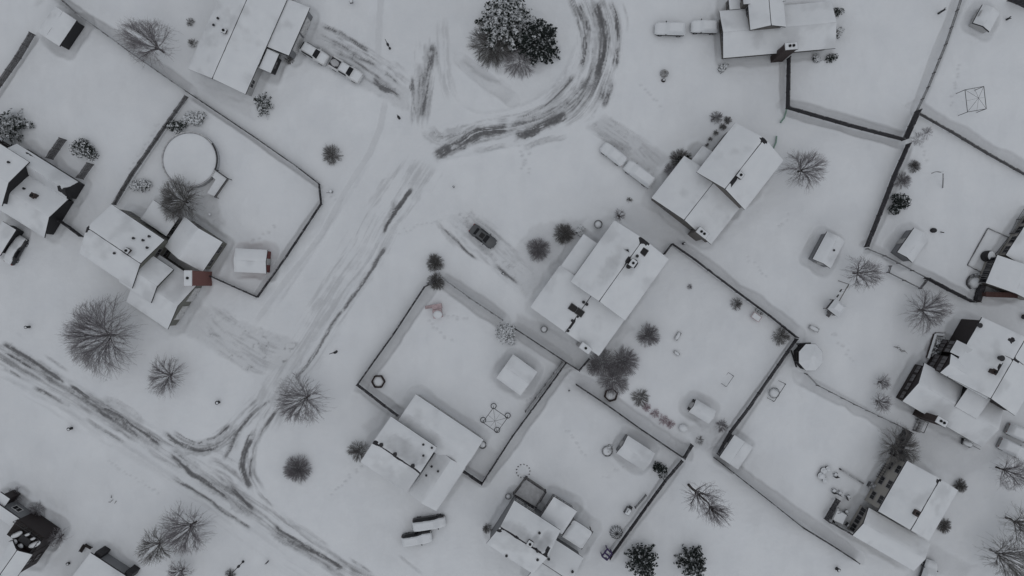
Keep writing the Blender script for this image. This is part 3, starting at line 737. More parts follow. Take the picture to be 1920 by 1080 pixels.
def pavilion():
    pts = C('H6', (1000, 502), (1185, 640), (1085, 815), (925, 655)); o = vol(-33, pts, 2.5, 2.7, 'x', 'flat', wall='grey_wall', t=.3, inset=.15)
    c = uv2w(o, (o.u0 + o.u1) / 2, (o.v0 + o.v1) / 2, 0); root = empty('patio_shelter', c); tag(root, 'flat snow laden patio shelter on posts against the bottom centre house', 'shelter')
    r = MB(); a = R(o.th); r.box((c[0], c[1], 2.4), (o.u1 - o.u0, o.v1 - o.v0, .2), a); rf = r.build('roof', 'fascia', root)
    snow_patch(o, rf, (o.u0, o.u1, o.v0, o.v1), (.15,) * 4)
    for u in (o.u0 + .2, o.u1 - .2):
        for v in (o.v0 + .2, o.v1 - .2):
            q = uv2w(o, u, v, 0); m = MB(); m.box((q[0], q[1], 1.15), (.14, .14, 2.3), a); m.build('post', 'wood_grey', root)
    FOOT.append(((o.u0 + o.u1) / 2, (o.v0 + o.v1) / 2, (o.u1 - o.u0) / 2, (o.v1 - o.v0) / 2, o.th))
pavilion()
# ---------------------------------------------------------------- plants
def seg_mesh(name, segs, mat, parent, org, n=3):
    """tapered twigs as one mesh. segs rows: x0 y0 z0 x1 y1 z1 r0 r1"""
    s = np.array(segs, float); p0, p1, r0, r1 = s[:, :3], s[:, 3:6], s[:, 6], s[:, 7]
    d = p1 - p0; d /= np.maximum(np.linalg.norm(d, axis=1, keepdims=True), 1e-9)
    ref = np.where(np.abs(d[:, 2:3]) > .8, [[1., 0, 0]], [[0, 0, 1.]]); a = np.cross(d, ref); a /= np.linalg.norm(a, axis=1, keepdims=True); b = np.cross(a, d)
    K = len(s); V = np.zeros((K, 2 * n, 3))
    for i in range(n):
        t = 2 * math.pi * i / n + math.pi / 2
        o = a * math.cos(t) + b * math.sin(t)
        V[:, i] = p0 + o * r0[:, None]; V[:, n + i] = p1 + o * r1[:, None]
    base = (np.arange(K) * 2 * n)[:, None]
    F = np.concatenate([base + np.array([[i, (i + 1) % n, n + (i + 1) % n, n + i]]) for i in range(n)])
    me = np_mesh(name, V.reshape(-1, 3), F); me.materials.append(M[mat])
    o = bpy.data.objects.new(name, me); col.objects.link(o)
    if parent is not None: o.parent = parent
    else: o.location = org
    return o
def grow(rng, h, Rr, trunk=.22, n1=8, tips=None, r0=.15, excurrent=False, thin=.014, low=.12, second=None, fork=1.0):
    """trunk and limbs, secondary branches and twigs, each joined to the nearest older branch so that all run outward"""
    rs = np.random.RandomState(rng.randrange(1 << 30)); tips = tips or min(4200, int(150 + 115 * Rr * Rr)); second = second or int(20 + 13 * Rr)
    def bez(p, d, q, n):
        L = np.linalg.norm(q - p); c = p + d * L * .22 + (q - p) * .22 + rs.normal(0, .06, 3) * L
        t = np.linspace(0, 1, n + 1)[:, None]; return (1 - t) ** 2 * p + 2 * t * (1 - t) * c + t * t * q
    def add(out, pts, ra, rb):
        n = len(pts) - 1
        for i in range(n): out.append([*pts[i], *pts[i + 1], ra + (rb - ra) * i / n, ra + (rb - ra) * (i + 1) / n])
    T, Cn = [], []; th = h * trunk; tz = h * .85 if excurrent else th * 1.1
    tp = np.array([[rs.normal(0, .012) * h * i / 6, rs.normal(0, .012) * h * i / 6, tz * i / 6] for i in range(7)]); add(T, tp, r0 * 1.1, r0 * (.35 if excurrent else .75))
    wob = [rs.uniform(0, 6.28) for _ in range(4)]
    def edge(az): return 1 + .10 * math.sin(2 * az + wob[0]) + .08 * math.sin(3 * az + wob[1]) + .06 * math.sin(7 * az + wob[2])
    def target(k, n, jit, rmin):
        az = k * 2.39996 + rs.normal(0, jit); u = math.sqrt(rmin ** 2 + (1 - rmin ** 2) * ((k + .5) / n)); u = min(1.02, u * rs.uniform(.93, 1.05))
        r = u * Rr * edge(az); zt = h * (low + (1 - low) * math.sqrt(max(0, 1.06 - u * u)) * rs.uniform(.72, 1))
        if excurrent: zt = h * rs.uniform(.32, 1); r *= min(1, 1.5 * (1.08 - zt / h) + .3)
        return np.array([r * math.cos(az), r * math.sin(az), zt])
    limbs = []
    for k in range(n1):
        q = target(k, n1, .15, .55); f = rs.uniform(.55, 1) if not excurrent else max(.25, min(.95, q[2] / tz - .28)); p = tp[0] * 0 + [np.interp(f, np.linspace(0, 1, 7), tp[:, a]) for a in range(3)]
        q = p + (q - p) * .86; d = (q - p) * [.55, .55, 1.1]; d /= np.linalg.norm(d); pts = bez(np.array(p), d, q, 6); add(T, pts, r0 * .55, thin * 1.6); limbs.append(pts)
    def join(q, nodes, dirs, back):
        rq = math.hypot(q[0], q[1]); aq = math.atan2(q[1], q[0]); rn = np.hypot(nodes[:, 0], nodes[:, 1]); da = np.abs((np.arctan2(nodes[:, 1], nodes[:, 0]) - aq + math.pi) % (2 * math.pi) - math.pi)
        cost = da * np.maximum(rn, .3) * 2.2 + np.abs(rn - rq * back) + .45 * np.abs(nodes[:, 2] - q[2] * .85) + np.where(rn > rq * .9, 5, 0); k = np.argpartition(cost, min(5, len(cost) - 1))[:6]; return int(k[rs.randint(len(k))])
    def cloud(bs):
        return np.concatenate([b[1:] for b in bs]), np.concatenate([(b[1:] - b[:-1]) / np.linalg.norm(b[1:] - b[:-1], axis=1, keepdims=True) for b in bs])
    nod, di = cloud(limbs); sec = []
    for k in range(second):
        q = target(k, second, .25, .22); i = join(q, nod, di, .42); pts = bez(nod[i], di[i], q, 4); add(Cn, pts, max(r0 * .2, thin * 1.7), thin * 1.1); sec.append(pts)
    nod, di = cloud(limbs + sec); tw = []
    for k in range(tips // 3):
        q = target(k, tips // 3, .4, .15); i = join(q, nod, di, rs.uniform(.5, .8)); pts = bez(nod[i], di[i], q, 3); add(Cn, pts, thin * 1.1, thin * .8); tw.append(pts)
    nod, di = cloud(sec + tw)
    for k in range(tips):
        i = rs.randint(len(nod)); ra = math.hypot(nod[i][0], nod[i][1]) + .3; d = di[i] * .6 + np.array([nod[i][0] / ra, nod[i][1] / ra, .1]) * .5 + rs.normal(0, .3, 3); d[2] += .1; d /= np.linalg.norm(d); L = rs.uniform(.25, .8) * (.5 + .12 * Rr); m = nod[i] + d * L * .5; e = m + (d + rs.normal(0, .25, 3)) * L * .5; Cn.append([*nod[i], *m, thin * .8, thin * .7]); Cn.append([*m, *e, thin * .7, thin * .45])
    return T, Cn
def bare_tree(label, base, h, Rr, seed, mat='twig', cat='tree', lean=None, group='bare trees in the snow', name='bare_tree', **kw):
    b = W(*base); rng = random.Random(seed); root = empty(name, (b[0], b[1], 0)); tag(root, label, cat, group)
    tr, cr = grow(rng, h, Rr, **kw)
    if lean:
        # wind shaped: the crown drifts sideways with height
        for g in (tr, cr):
            for w in g:
                w[0] += lean[0] * (w[2] / h) ** 1.3; w[1] += lean[1] * (w[2] / h) ** 1.3; w[3] += lean[0] * (w[5] / h) ** 1.3; w[4] += lean[1] * (w[5] / h) ** 1.3
    for g in (tr, cr):
        for w in g: w[2] -= .05; w[5] -= .05
    seg_mesh('trunk', tr, 'bark', root, None, 6); seg_mesh('crown', cr, mat, root, None, 3)
    return root
def shrub(label, c, Rr, hgt, seed, mat='twig_dark', n=420, r=.02, group='shrubs in the gardens', name='shrub', ry=None, rot=0, z=0, fork=3):
    """twigs fanning out from the ground into a rounded head"""
    b = W(*c); rng = random.Random(seed); segs = []; ry = ry or Rr; ca, sa = math.cos(R(rot)), math.sin(R(rot))
    for i in range(int(n * 1.5) // fork):
        az = rng.random() * 6.283; u = rng.random() ** .5; k = rng.uniform(.92, 1.02) * (1 + .05 * math.sin(az * 3 + seed) + .04 * math.sin(az * 5 + seed * 2))
        zz = hgt * math.sqrt(max(0, 1.05 - u * u)) * rng.uniform(.55, 1); x, y = Rr * u * math.cos(az) * k, ry * u * math.sin(az) * k
        x, y = x * ca - y * sa, x * sa + y * ca
        f = rng.uniform(.1, .7); s = np.array([rng.gauss(0, .06) * Rr + x * f, rng.gauss(0, .06) * Rr + y * f, zz * f * .6]); e = np.array([x, y, max(.12, zz)])
        m = s + (e - s) * .5 + np.array([rng.gauss(0, .05) * Rr, rng.gauss(0, .05) * Rr, .06 * hgt])
        segs.append([*s, *m, r, r * .8])
        for _ in range(fork):
            t = e + np.array([rng.gauss(0, .055) * Rr, rng.gauss(0, .055) * Rr, rng.gauss(0, .06) * hgt]); t[2] = max(.1, t[2]); segs.append([*m, *t, r * .8, r * .45])
    o = seg_mesh(name, segs, mat, None, (b[0], b[1], z - .02)); tag(o, label, 'shrub', group); return o
def leaf_mesh(name, P, D, Wd, mat, parent=None, org=None, rng=None):
    """P centres, D direction*half length, Wd side*half width -> one small pointed leaf/needle spray each"""
    n = len(P); V = np.stack([P - D - Wd * .6, P + Wd * -1., P + D, P + Wd], 1)
    V = np.stack([P - D, P + Wd, P + D, P - Wd], 1).reshape(-1, 3)
    F = (np.arange(n) * 4)[:, None] + np.arange(4)[None]
    me = np_mesh(name, V, F); me.materials.append(M[mat]); o = bpy.data.objects.new(name, me); col.objects.link(o)
    if parent is not None: o.parent = parent
    elif org is not None: o.location = org
    return o
def conifer(label, base, h, Rr, seed, mat='needle', whorls=13, per=9, clumps=15, group='conifers', sq=(1, 1), name='conifer_tree', cat='tree', skirt=.06, size=1.0):
    b = W(*base); rs = np.random.RandomState(seed); root = empty(name, (b[0], b[1], 0)); tag(root, label, cat, group)
    tr = [[0, 0, -.05, rs.normal(0, .05), rs.normal(0, .05), h * .55, .022 * h, .012 * h], [0, 0, h * .55, 0, 0, h * .99, .012 * h, .02]]
    P, D, Wd = [], [], []
    for i in range(whorls):
        f = i / (whorls - 1); z = h * (skirt + (.97 - skirt) * f); L = Rr * (1 - f) ** .8 + .12
        a0 = rs.uniform(0, 6.28)
        for k in range(max(4, int(per * (1 - .45 * f)))):
            az = a0 + k * 6.283 / max(4, int(per * (1 - .45 * f))) + rs.normal(0, .16); l = L * rs.uniform(.72, 1.12); dr = rs.uniform(.12, .34)
            dv = np.array([math.cos(az) * sq[0], math.sin(az) * sq[1], 0])
            tr.append([0, 0, z, *(dv * l * .9 + [0, 0, z + .12 * l - dr * l]), .02 + .004 * h * (1 - f), .012])
            m = max(4, int(clumps * l / Rr))
            for j in range(m):
                t = (j + rs.random()) / m; q = dv * l * t + np.array([0, 0, z + .12 * l * t - dr * l * t * t * 1.1])
                wd = .34 * l * (1 - t * .75) + .05
                for s in (-1, 1):
                    sd = np.array([-dv[1], dv[0], 0]) * s; ln = wd * rs.uniform(.5, 1) * .5
                    dd = (dv * .75 + sd * .7); dd = dd / np.linalg.norm(dd); dd[2] = rs.normal(-.12, .28)
                    c = q + dd * ln; nrm = np.array([rs.normal(0, .45), rs.normal(0, .45), 1.]); sw = np.cross(nrm, dd); sw /= np.linalg.norm(sw)
                    P.append(c); D.append(dd * ln * 1.1); Wd.append(sw * (.07 + .035 * rs.rand()) * (.8 + .06 * h) * size)
    seg_mesh('trunk', tr, 'bark', root, None, 4)
    leaf_mesh('crown', np.array(P), np.array(D), np.array(Wd), mat, root)
    return root
def bush(label, c, Rr, hgt, seed, mat='needle', n=500, ry=None, rot=0, group='evergreen bushes', size=.16, name='evergreen_bush', lumps=6):
    """leafy evergreen: small leaf sprays over several unequal lumps"""
    b = W(*c); rs = np.random.RandomState(seed); ry = ry or Rr; P, D, Wd = [], [], []; ca, sa = math.cos(R(rot)), math.sin(R(rot))
    L = [(rs.uniform(-.55, .55) * Rr, rs.uniform(-.55, .55) * ry, rs.uniform(.35, .62), rs.uniform(.6, 1.0)) for _ in range(lumps)]
    for i in range(n):
        lx, ly, lr, lh = L[i % lumps]; v = rs.normal(0, 1, 3); v[2] = abs(v[2]); v /= np.linalg.norm(v); k = rs.uniform(.55, 1.08)
        x, y, z = lx + v[0] * lr * Rr * k, ly + v[1] * lr * ry * k, hgt * lh * (.25 + .72 * v[2] * k)
        x, y = x * ca - y * sa, x * sa + y * ca
        nrm = v + rs.normal(0, .5, 3); nrm[2] += .4; dd = rs.normal(0, 1, 3); dd -= nrm * (dd @ nrm) / (nrm @ nrm); dd /= np.linalg.norm(dd); sw = np.cross(nrm, dd); sw /= np.linalg.norm(sw)
        P.append((x, y, max(.08, z))); D.append(dd * size * rs.uniform(.7, 1.3)); Wd.append(sw * size * .55)
    o = leaf_mesh(name, np.array(P), np.array(D), np.array(Wd), mat, None, (b[0], b[1], 0)); tag(o, label, 'bush', group); return o

# bare trees: (label, base px, height, crown radius, seed, options)
BT = dict
for lab, base, h, r, sd, kw in [
    ('fan shaped bare tree leaning over the fence between the ranch house and the empty yard', (307, 98), 8.5, 3.8, 11, BT(lean=(-1.2, .8), n1=9)),
    ('largest bare tree, a wide dense crown beside the lower left road', (216, 628), 7.0, 5.9, 12, BT(n1=13, lean=(-1.2, 0))),
    ('medium bare tree with a round starry crown below the largest tree', (323, 702), 4.6, 3.1, 13, BT(n1=12)),
    ('bare tree with dark forked limbs at the corner of the two streets', (580, 742), 7.0, 4.0, 14, BT(n1=8, lean=(-1.0, -.6))),
    ('dark bare tree hanging over the round swimming pool', (352, 380), 6.0, 3.4, 16, BT(n1=10, mat='twig_dark', tips=2600, )),
    ('loose frosted bare tree beside the tall taupe house', (1496, 322), 6.0, 3.4, 17, BT(n1=9, mat='twig')),
    ('pale frosted bare tree beside the playhouse', (1600, 512), 6.0, 2.8, 18, BT(n1=9, mat='twig', lean=(.6, -.2))),
    ('bare tree with a dense oval crown above the dark brown house', (1722, 581), 5.5, 3.5, 19, BT(n1=11, )),
    ('tall leaning bare tree with a long dark trunk in the open lower yard', (1291, 909), 17.0, 2.9, 20, BT(n1=14, r0=.2, excurrent=True, tips=1300, second=64, lean=(.8, -.2))),
    ('bare tree with a white frosted crown at the lower left, beside a darker twin', (368, 978), 7.0, 3.9, 21, BT(n1=12, lean=(-.4, -.6))),
    ('dark bushy bare tree at the lower left, overlapped by a paler taller tree', (305, 1015), 5.0, 3.0, 22, BT(n1=11, mat='twig_dark')),
    ('dark bare tree beside the stacked wood fence at the lower right', (1672, 836), 4.5, 3.5, 26, BT(n1=11, mat='twig_dark')),
    ('small frosted bare tree on the fence line left of the garage windows', (1643, 752), 3.5, 1.6, 27, BT(n1=7)),
    ('smallest frosted sapling just above another on the fence line', (1648, 716), 2.6, 1.2, 28, BT(n1=6, )),
    ('bare tree at the right edge below the two parked cars', (1868, 876), 7.0, 2.6, 29, BT(n1=8, lean=(.5, -.2))),
    ('uppermost of the two bare trees in the lower right corner', (1886, 970), 8.5, 3.3, 30, BT(n1=10, mat='twig_dark', lean=(.7, -.4))),
    ('lower of the two bare trees in the lower right corner', (1856, 1030), 8.5, 3.8, 31, BT(n1=11, mat='twig_dark', lean=(.8, -.3))),
    ('small bare tree standing at the grey wall end, bottom left house', (118, 1003), 3.0, 1.5, 32, BT(n1=7)),
    ('small bare tree cut by the bottom edge under the frosted tree', (345, 1066), 3.5, 2.0, 33, BT(n1=8, )),
]: bare_tree(lab, base, h, r * .97, sd, **kw)

# conifers
conifer('taller snow laden spruce on the snowy round island', (946, 48), 13.0, 4.6, 41, 'needle', whorls=18, per=12, clumps=22, size=1.15)
conifer('darker spruce on the round island, right of the snow laden one', (1008, 88), 11.0, 3.7, 42, 'needle_dark', whorls=16, per=12, clumps=20, size=1.15)
conifer('small dark spruce cut by the bottom edge, left of two', (1200, 1044), 9.0, 2.7, 43, 'needle_dark', whorls=14)
conifer('small dark spruce cut by the bottom edge, right of two', (1292, 1046), 8.0, 2.6, 44, 'needle_dark', whorls=14)
conifer('snow streaked conifer at the left edge above the black walled house', (30, 240), 7.5, 2.7, 45, 'needle', whorls=13)
conifer('small conifer beside the end of the long ranch house', (497, 200), 5.0, 1.6, 46, 'needle', whorls=10, clumps=9, sq=(.85, 1.2))
for i, (lab, c, r, h, mat, n) in enumerate([
    ('leafless dense scrub below the spruces on the round island', (925, 84), 4.0, 2.4, 'twig_dark', 1300), ('lower frosted scrub at the front of the round island', (975, 112), 3.3, 1.5, 'twig', 600),
    ('small round bare shrub alone in the snow above the street', (624, 291), 1.75, 1.6, 'twig_dark', 420),
    ('round dark shrub at the tip of the fenced yard', (816, 493), 1.5, 1.5, 'twig_dark', 620), ('ragged dark shrub on the fence corner post', (818, 528), 1.55, 1.5, 'twig_dark', 480),
    ('large round dark shrub alone on the snowy corner lot', (560, 878), 2.35, 2.0, 'twig', 900), ('dark shrub against the gable of the dark ridged house', (674, 845), 1.9, 1.6, 'twig_dark', 420),
    ('frosted round shrub beside the cleared driveway of the dark car', (1010, 468), 2.05, 1.7, 'twig', 700), ('dense grey shrub between the frosted shrub and the white domed bush', (1057, 439), 1.8, 1.6, 'twig_dark', 800),
    ('fan shaped shrub nearest the house in the middle thicket', (1214, 628), 2.0, 2.2, 'twig', 560), ('tallest dark shrub of the middle thicket', (1168, 678), 2.6, 2.8, 'twig', 700),
    ('brownish shrub at the left of the middle thicket', (1128, 680), 2.5, 2.4, 'twig', 520), ('low tangled shrub at the bottom of the middle thicket', (1150, 712), 2.7, 1.8, 'twig', 560), ('dark shrub trailing off the thicket towards the pink stems', (1200, 745), 1.6, 1.1, 'twig_dark', 300),
    ('shrub on the board fence below the thicket house', (1380, 570), 1.1, 1.1, 'twig_dark', 220), ('spiky shrub in the fence corner by the gazebo', (1462, 630), 1.6, 1.3, 'twig_dark', 320),
    ('small dark shrub under the windows of the tan house', (1738, 896), .6, .9, 'twig_dark', 130), ('dark half round shrub against the gable of the tan house', (1798, 910), 1.2, 1.3, 'twig_dark', 420), ('grey half round shrub beside the tan house driveway', (1768, 985), 1.3, 1.0, 'twig_dark', 420),
    ('little shrub cut by the bottom edge near the lamp post', (433, 1076), .95, .9, 'twig_dark', 240), ('frosted shrub before the black corner gable of the tall house', (1343, 221), 1.15, 1.0, 'twig', 260),
    ('round clipped shrub, largest of the row beside the tall house', (1364, 226), .72, .7, 'twig_dark', 200), ('second clipped shrub of the row beside the tall house', (1355, 238), .66, .6, 'twig_dark', 180),
    ('third clipped shrub of the row beside the tall house', (1342, 249), .5, .5, 'twig_dark', 120), ('fourth clipped shrub of the row beside the tall house', (1332, 261), .42, .45, 'twig_dark', 100), ('smallest clipped shrub of the row, nearest the porch', (1326, 272), .35, .4, 'twig_dark', 90),
    ('dark shrub wrapped round the garage corner of the tall house', (1276, 300), 1.9, 1.4, 'twig_dark', 600), ('thin shrub left of the garage corner of the tall house', (1256, 318), 1.1, .9, 'twig', 160),
    ('small round shrub below the dark conifer bush by the black fence', (1712, 313), 1.1, 1.3, 'twig_dark', 300), ('frosted shrub between the two dark bushes by the black fence', (1690, 340), 1.6, 1.2, 'twig', 300),
    ('small weed clump poking through the snow by the fence corner', (1738, 250), 1.2, .5, 'twig', 90), ('thin weeds below the fence corner at the upper right', (1722, 262), 1.3, .4, 'twig', 70),
    ('tiny shrub alone in the yard of the house with skylights', (1293, 538), .5, .5, 'twig', 90), ('tiny bush alone between the two driveways', (1180, 375), .55, .5, 'twig_dark', 80),
    ('shrub on the left side of the empty hexagon pit', (1112, 690), 1.4, 1.2, 'twig', 220), ('dark twiggy shrub beside the half round shed', (1352, 798), 1.2, 1.0, 'twig', 200), ('low dark plant at the foot of the half round shed', (1312, 826), .8, .5, 'twig_dark', 90),
    ('shrub by the wide low garage of the ranch house', (543, 112), .9, .7, 'twig_dark', 200), ('smaller round shrub behind the ranch house', (362, 82), .9, .8, 'twig_dark', 130), ('shrub next to the pipe at the back of the ranch house', (357, 42), .8, .7, 'twig_dark', 130),
    ('shrub at the corner of the bottom centre house', (914, 990), .85, 1.0, 'twig_dark', 220), ('twiggy dark growth at the stacked wood fence end', (1690, 852), 1.2, 1.2, 'twig_dark', 280), ('feathery dark shrub left of the bottom left terrace', (70, 955), 1.5, 1.2, 'twig', 220), ('low frosted shrub where the bottom left walls step', (30, 930), 1.6, .9, 'twig', 220)]):
    if n: shrub(lab, c, r, h, 100 + i, mat, n, .022 if mat != 'twig_pink' else .018)
for i, (x, y, r, lab) in enumerate([(1212, 764, .8, 'first reddish stemmed plant below the thicket'), (1228, 775, .9, 'second reddish stemmed plant, in the middle of its row'), (1243, 786, 1.0, 'widest reddish stemmed plant of the row'), (1257, 795, .8, 'last reddish stemmed plant before the white mound')]):
    shrub(lab, (x, y), r, .8, 200 + i, 'twig_pink', 150, .02, 'reddish plants along the fence')
for i, (lab, c, r, h, mat, n, ry, rot) in enumerate([
    ('snow covered bush behind the swimming pool, larger of the pair', (368, 224), 2.0, 1.8, 'needle_white', 700, 1.5, 10), ('darker snow flecked bush on the fence behind the swimming pool', (332, 236), 1.9, 1.6, 'needle', 420, 1.1, -30),
    ('frosted low bush between the fence and the pool tree', (266, 349), 2.5, 1.5, 'needle_white', 640, 1.5, -15), ('brown flecked oval bush near the black walled house', (170, 282), 2.6, 2.2, 'needle', 1100, 1.9, -28),
    ('tall white frosted bush behind the square shed', (948, 628), 2.0, 2.4, 'needle_white', 800, 2.2, 0), ('dark evergreen bush where three fences meet', (1237, 878), 1.25, 1.6, 'needle_dark', 420, 1.6, 20),
    ('dark dense bush beside the long black fence', (1681, 384), 1.8, 2.0, 'needle_dark', 900, 1.9, 0), ('round white topped bush at the porch of the house with skylights', (1086, 432), 1.0, 1.1, 'needle_white', 420, 1.0, 0),
    ('half round evergreen hugging the garage corner of the tall taupe house', (1281, 301), 1.5, 1.3, 'needle_dark', 460, 1.0, 20), ('snow topped bush beyond the corner of the top right house', (1354, 128), .9, .9, 'needle_white', 260, .8, 0),
    ('round green tinged bush below the top right house, left of two', (1526, 112), 1.0, 1.0, 'needle_white', 260, 1.0, 0), ('ring shaped snowy bush below the top right house, right of two', (1557, 107), 1.2, 1.1, 'needle', 300, 1.0, 30),
    ('upper snowy bush at the side of the top right house', (1571, 25), 1.0, .9, 'needle', 200, .9, 0), ('lower snowy bush at the side of the top right house', (1571, 60), .9, .8, 'needle_white', 220, 1.2, 0),
    ('first rounded bush under the dark wall of the brown house', (1762, 643), 1.0, 1.0, 'needle_white', 240, 1.0, 0), ('second rounded bush under the dark wall of the brown house', (1756, 654), .9, .9, 'needle_white', 220, .9, 0), ('third rounded bush under the dark wall of the brown house', (1750, 666), .8, .8, 'needle_white', 180, .8, 0),
    ('small snowy bush between shed and fire pit', (1145, 842), .9, .7, 'needle_white', 180, .9, 0)]):
    bush(lab, c, r, h, 300 + i, mat, n, ry, rot)
# ---------------------------------------------------------------- vehicles
PROFILE = {  # stations: x, half width, belt z, half width top, top z
    'sedan': [(-2.3, .74, .62, .55, .68), (-2.15, .86, .80, .70, .90), (-1.55, .90, .90, .70, .98), (-1.0, .91, .94, .60, 1.36), (-.3, .91, .94, .62, 1.44), (.3, .91, .93, .61, 1.40), (1.0, .91, .90, .72, .98), (1.7, .89, .80, .70, .88), (2.15, .82, .66, .60, .74), (2.32, .66, .55, .5, .58)],
    'suv': [(-2.3, .80, .80, .70, .95), (-2.22, .90, .98, .74, 1.25), (-1.8, .93, 1.05, .70, 1.66), (-.9, .94, 1.06, .70, 1.74), (.2, .94, 1.04, .69, 1.70), (.9, .94, 1.0, .76, 1.10), (1.7, .92, .94, .76, 1.02), (2.15, .86, .76, .66, .86), (2.3, .7, .6, .55, .66)],
    'van': [(-2.5, .84, .85, .74, 1.0), (-2.42, .95, 1.05, .78, 1.55), (-2.1, .97, 1.08, .76, 1.76), (-.9, .98, 1.08, .77, 1.82), (.7, .98, 1.04, .74, 1.74), (1.55, .97, .98, .80, 1.08), (2.05, .92, .88, .74, .96), (2.4, .84, .70, .6, .76), (2.5, .7, .58, .55, .62)],
    'pickup': [(-2.9, .88, .86, .8, .92), (-2.85, .95, .98, .82, 1.02), (-1.0, .96, .98, .82, 1.02), (-.92, .96, 1.04, .72, 1.60), (-.2, .96, 1.04, .72, 1.76), (.5, .96, 1.04, .70, 1.72), (1.2, .96, 1.02, .80, 1.10), (2.1, .95, .98, .8, 1.05), (2.7, .88, .8, .7, .86), (2.85, .74, .66, .6, .7)]}
def car(kind, label, px, py, ang, paint='paint_silver', snow='full', scale=1.0, group='parked cars', side_bare=1, name='parked_car', cat='car', z=0):
    """ang: direction of the nose in the picture plane, degrees anticlockwise from right"""
    st = PROFILE[kind]; w = W(px, py); root = empty(name, (w[0], w[1], z), R(ang)); tag(root, label, cat, group)
    xs = [s[0] * scale for s in st]; NX = 61; X = np.linspace(xs[0], xs[-1], NX)
    I = lambda k: np.interp(X, xs, [s[k] for s in st])
    hw, bz, ht, tz = I(1), I(2), I(3), I(4)
    sec = lambda i: [(-hw[i] * .9, .24), (-hw[i], .42), (-hw[i] * 1.0, bz[i] * .8), (-hw[i] * .985, bz[i]), (-ht[i], tz[i] - .03), (-ht[i] * .8, tz[i] + .015), (0, tz[i] + .035), (ht[i] * .8, tz[i] + .015), (ht[i], tz[i] - .03), (hw[i] * .985, bz[i]), (hw[i], bz[i] * .8), (hw[i], .42), (hw[i] * .9, .24)]
    b = MB(); n = 13; vs = []; fs = []
    for i in range(NX): vs += [(X[i], y, zz) for y, zz in sec(i)]
    for i in range(NX - 1):
        for j in range(n - 1): fs.append((i * n + j, (i + 1) * n + j, (i + 1) * n + j + 1, i * n + j + 1))
        fs.append((i * n + n - 1, (i + 1) * n + n - 1, (i + 1) * n, i * n))
    fs += [tuple(range(n)), tuple(range((NX - 1) * n, NX * n))[::-1]]; b.add(vs, fs)
    bo = b.build('body', paint, root, True, org=(0, 0, 0))
    # where the glass is: steep parts of the top line
    si = {'sedan': (-1.55, -1.0, .3, 1.0), 'suv': (-2.22, -1.8, .2, .9), 'van': (-2.42, -2.1, .7, 1.55), 'pickup': (-1.0, -.92, .5, 1.2)}[kind]
    def top(x, dz): return (np.interp(x, X, ht), np.interp(x, X, tz) + dz)
    def panel(nm, xa, xb, k=.88, mat='glass'):
        m = MB(); K = 5; v = []
        for i in range(K):
            x = xa + (xb - xa) * i / (K - 1); y, zz = top(x, .045)
            v += [(x, -y * k, zz - .02), (x, -y * k * .5, zz), (x, y * k * .5, zz), (x, y * k, zz - .02)]
        m.add(v, [(i * 4 + j, (i + 1) * 4 + j, (i + 1) * 4 + j + 1, i * 4 + j + 1) for i in range(K - 1) for j in range(3)]); return m.build(nm, mat, root, True, org=(0, 0, 0))
    sc = scale
    panel('windshield', (si[2] + .03) * sc, (si[3] - .06) * sc); panel('rear_window', (si[1] - .04) * sc, (si[0] + .08) * sc)
    for s in (-1, 1):
        m = MB(); K = 7; v = []
        xa, xb = si[1] * sc + .12, si[2] * sc + .12
        for i in range(K):
            x = xa + (xb - xa) * i / (K - 1); h0, h1 = np.interp(x, X, hw) * .985, np.interp(x, X, ht); z0, z1 = np.interp(x, X, bz), np.interp(x, X, tz) - .03
            for t in (.1, .85): v.append((x, s * (h0 + (h1 - h0) * t + .012), z0 + (z1 - z0) * t + .008))
        f = [(i * 2, (i + 1) * 2, (i + 1) * 2 + 1, i * 2 + 1) for i in range(K - 1)]
        m.add(v, f if s > 0 else [q[::-1] for q in f]); m.build('side_window', 'glass', root, org=(0, 0, 0))
        m = MB(); m.box((si[3] * sc - .25, s * (np.interp(si[3] * sc - .25, X, hw) + .1), np.interp(si[3] * sc, X, bz) + .08), (.14, .2, .13), 0); m.build('mirror', paint, root, org=(0, 0, 0))
        m = MB(); m.box((X[-1] - .12, s * .58, np.interp(X[-1] - .15, X, bz) - .02), (.2, .28, .12), 0); m.build('headlight', 'lamp_clear', root, org=(0, 0, 0))
        m = MB(); m.box((X[0] + .06, s * .62, np.interp(X[0] + .15, X, bz) - .06), (.14, .24, .18), 0); m.build('tail_light', 'lamp_red', root, org=(0, 0, 0))
        for x in (xs[0] * .62, xs[-1] * .64):
            m = MB(); y = np.interp(x, X, hw) - .1; m.tube((x, s * (y - .1), .33), (x, s * (y + .12), .33), .33, .33, 20); wh = m.build('wheel', 'tyre', root, org=(0, 0, 0))
            m = MB(); m.tube((x, s * (y + .1), .33), (x, s * (y + .135), .33), .2, .2, 14); m.build('rim', 'rim', wh, org=(0, 0, 0))
    if kind == 'sedan' and snow == 'none':
        m = MB(); y, zz = top(-.1, .05); m.box((-.15, 0, zz), (.75, .8, .02), 0); m.build('sunroof', 'glass', root, org=(0, 0, 0))
    if kind == 'pickup':
        m = MB(); m.box((-1.95, 0, 1.03), (1.6, 1.35, .06), 0); m.build('cargo_bed', 'dark_metal', root, org=(0, 0, 0))
        m = MB(); m.dome((-1.95, 0, 1.05), .7, .55, .16, jit=.25); m.build('bed_snow', 'thin_snow', root, True, org=(0, 0, 0))
    # snow
    NS[0] += 1; sd = NS[0] * 13
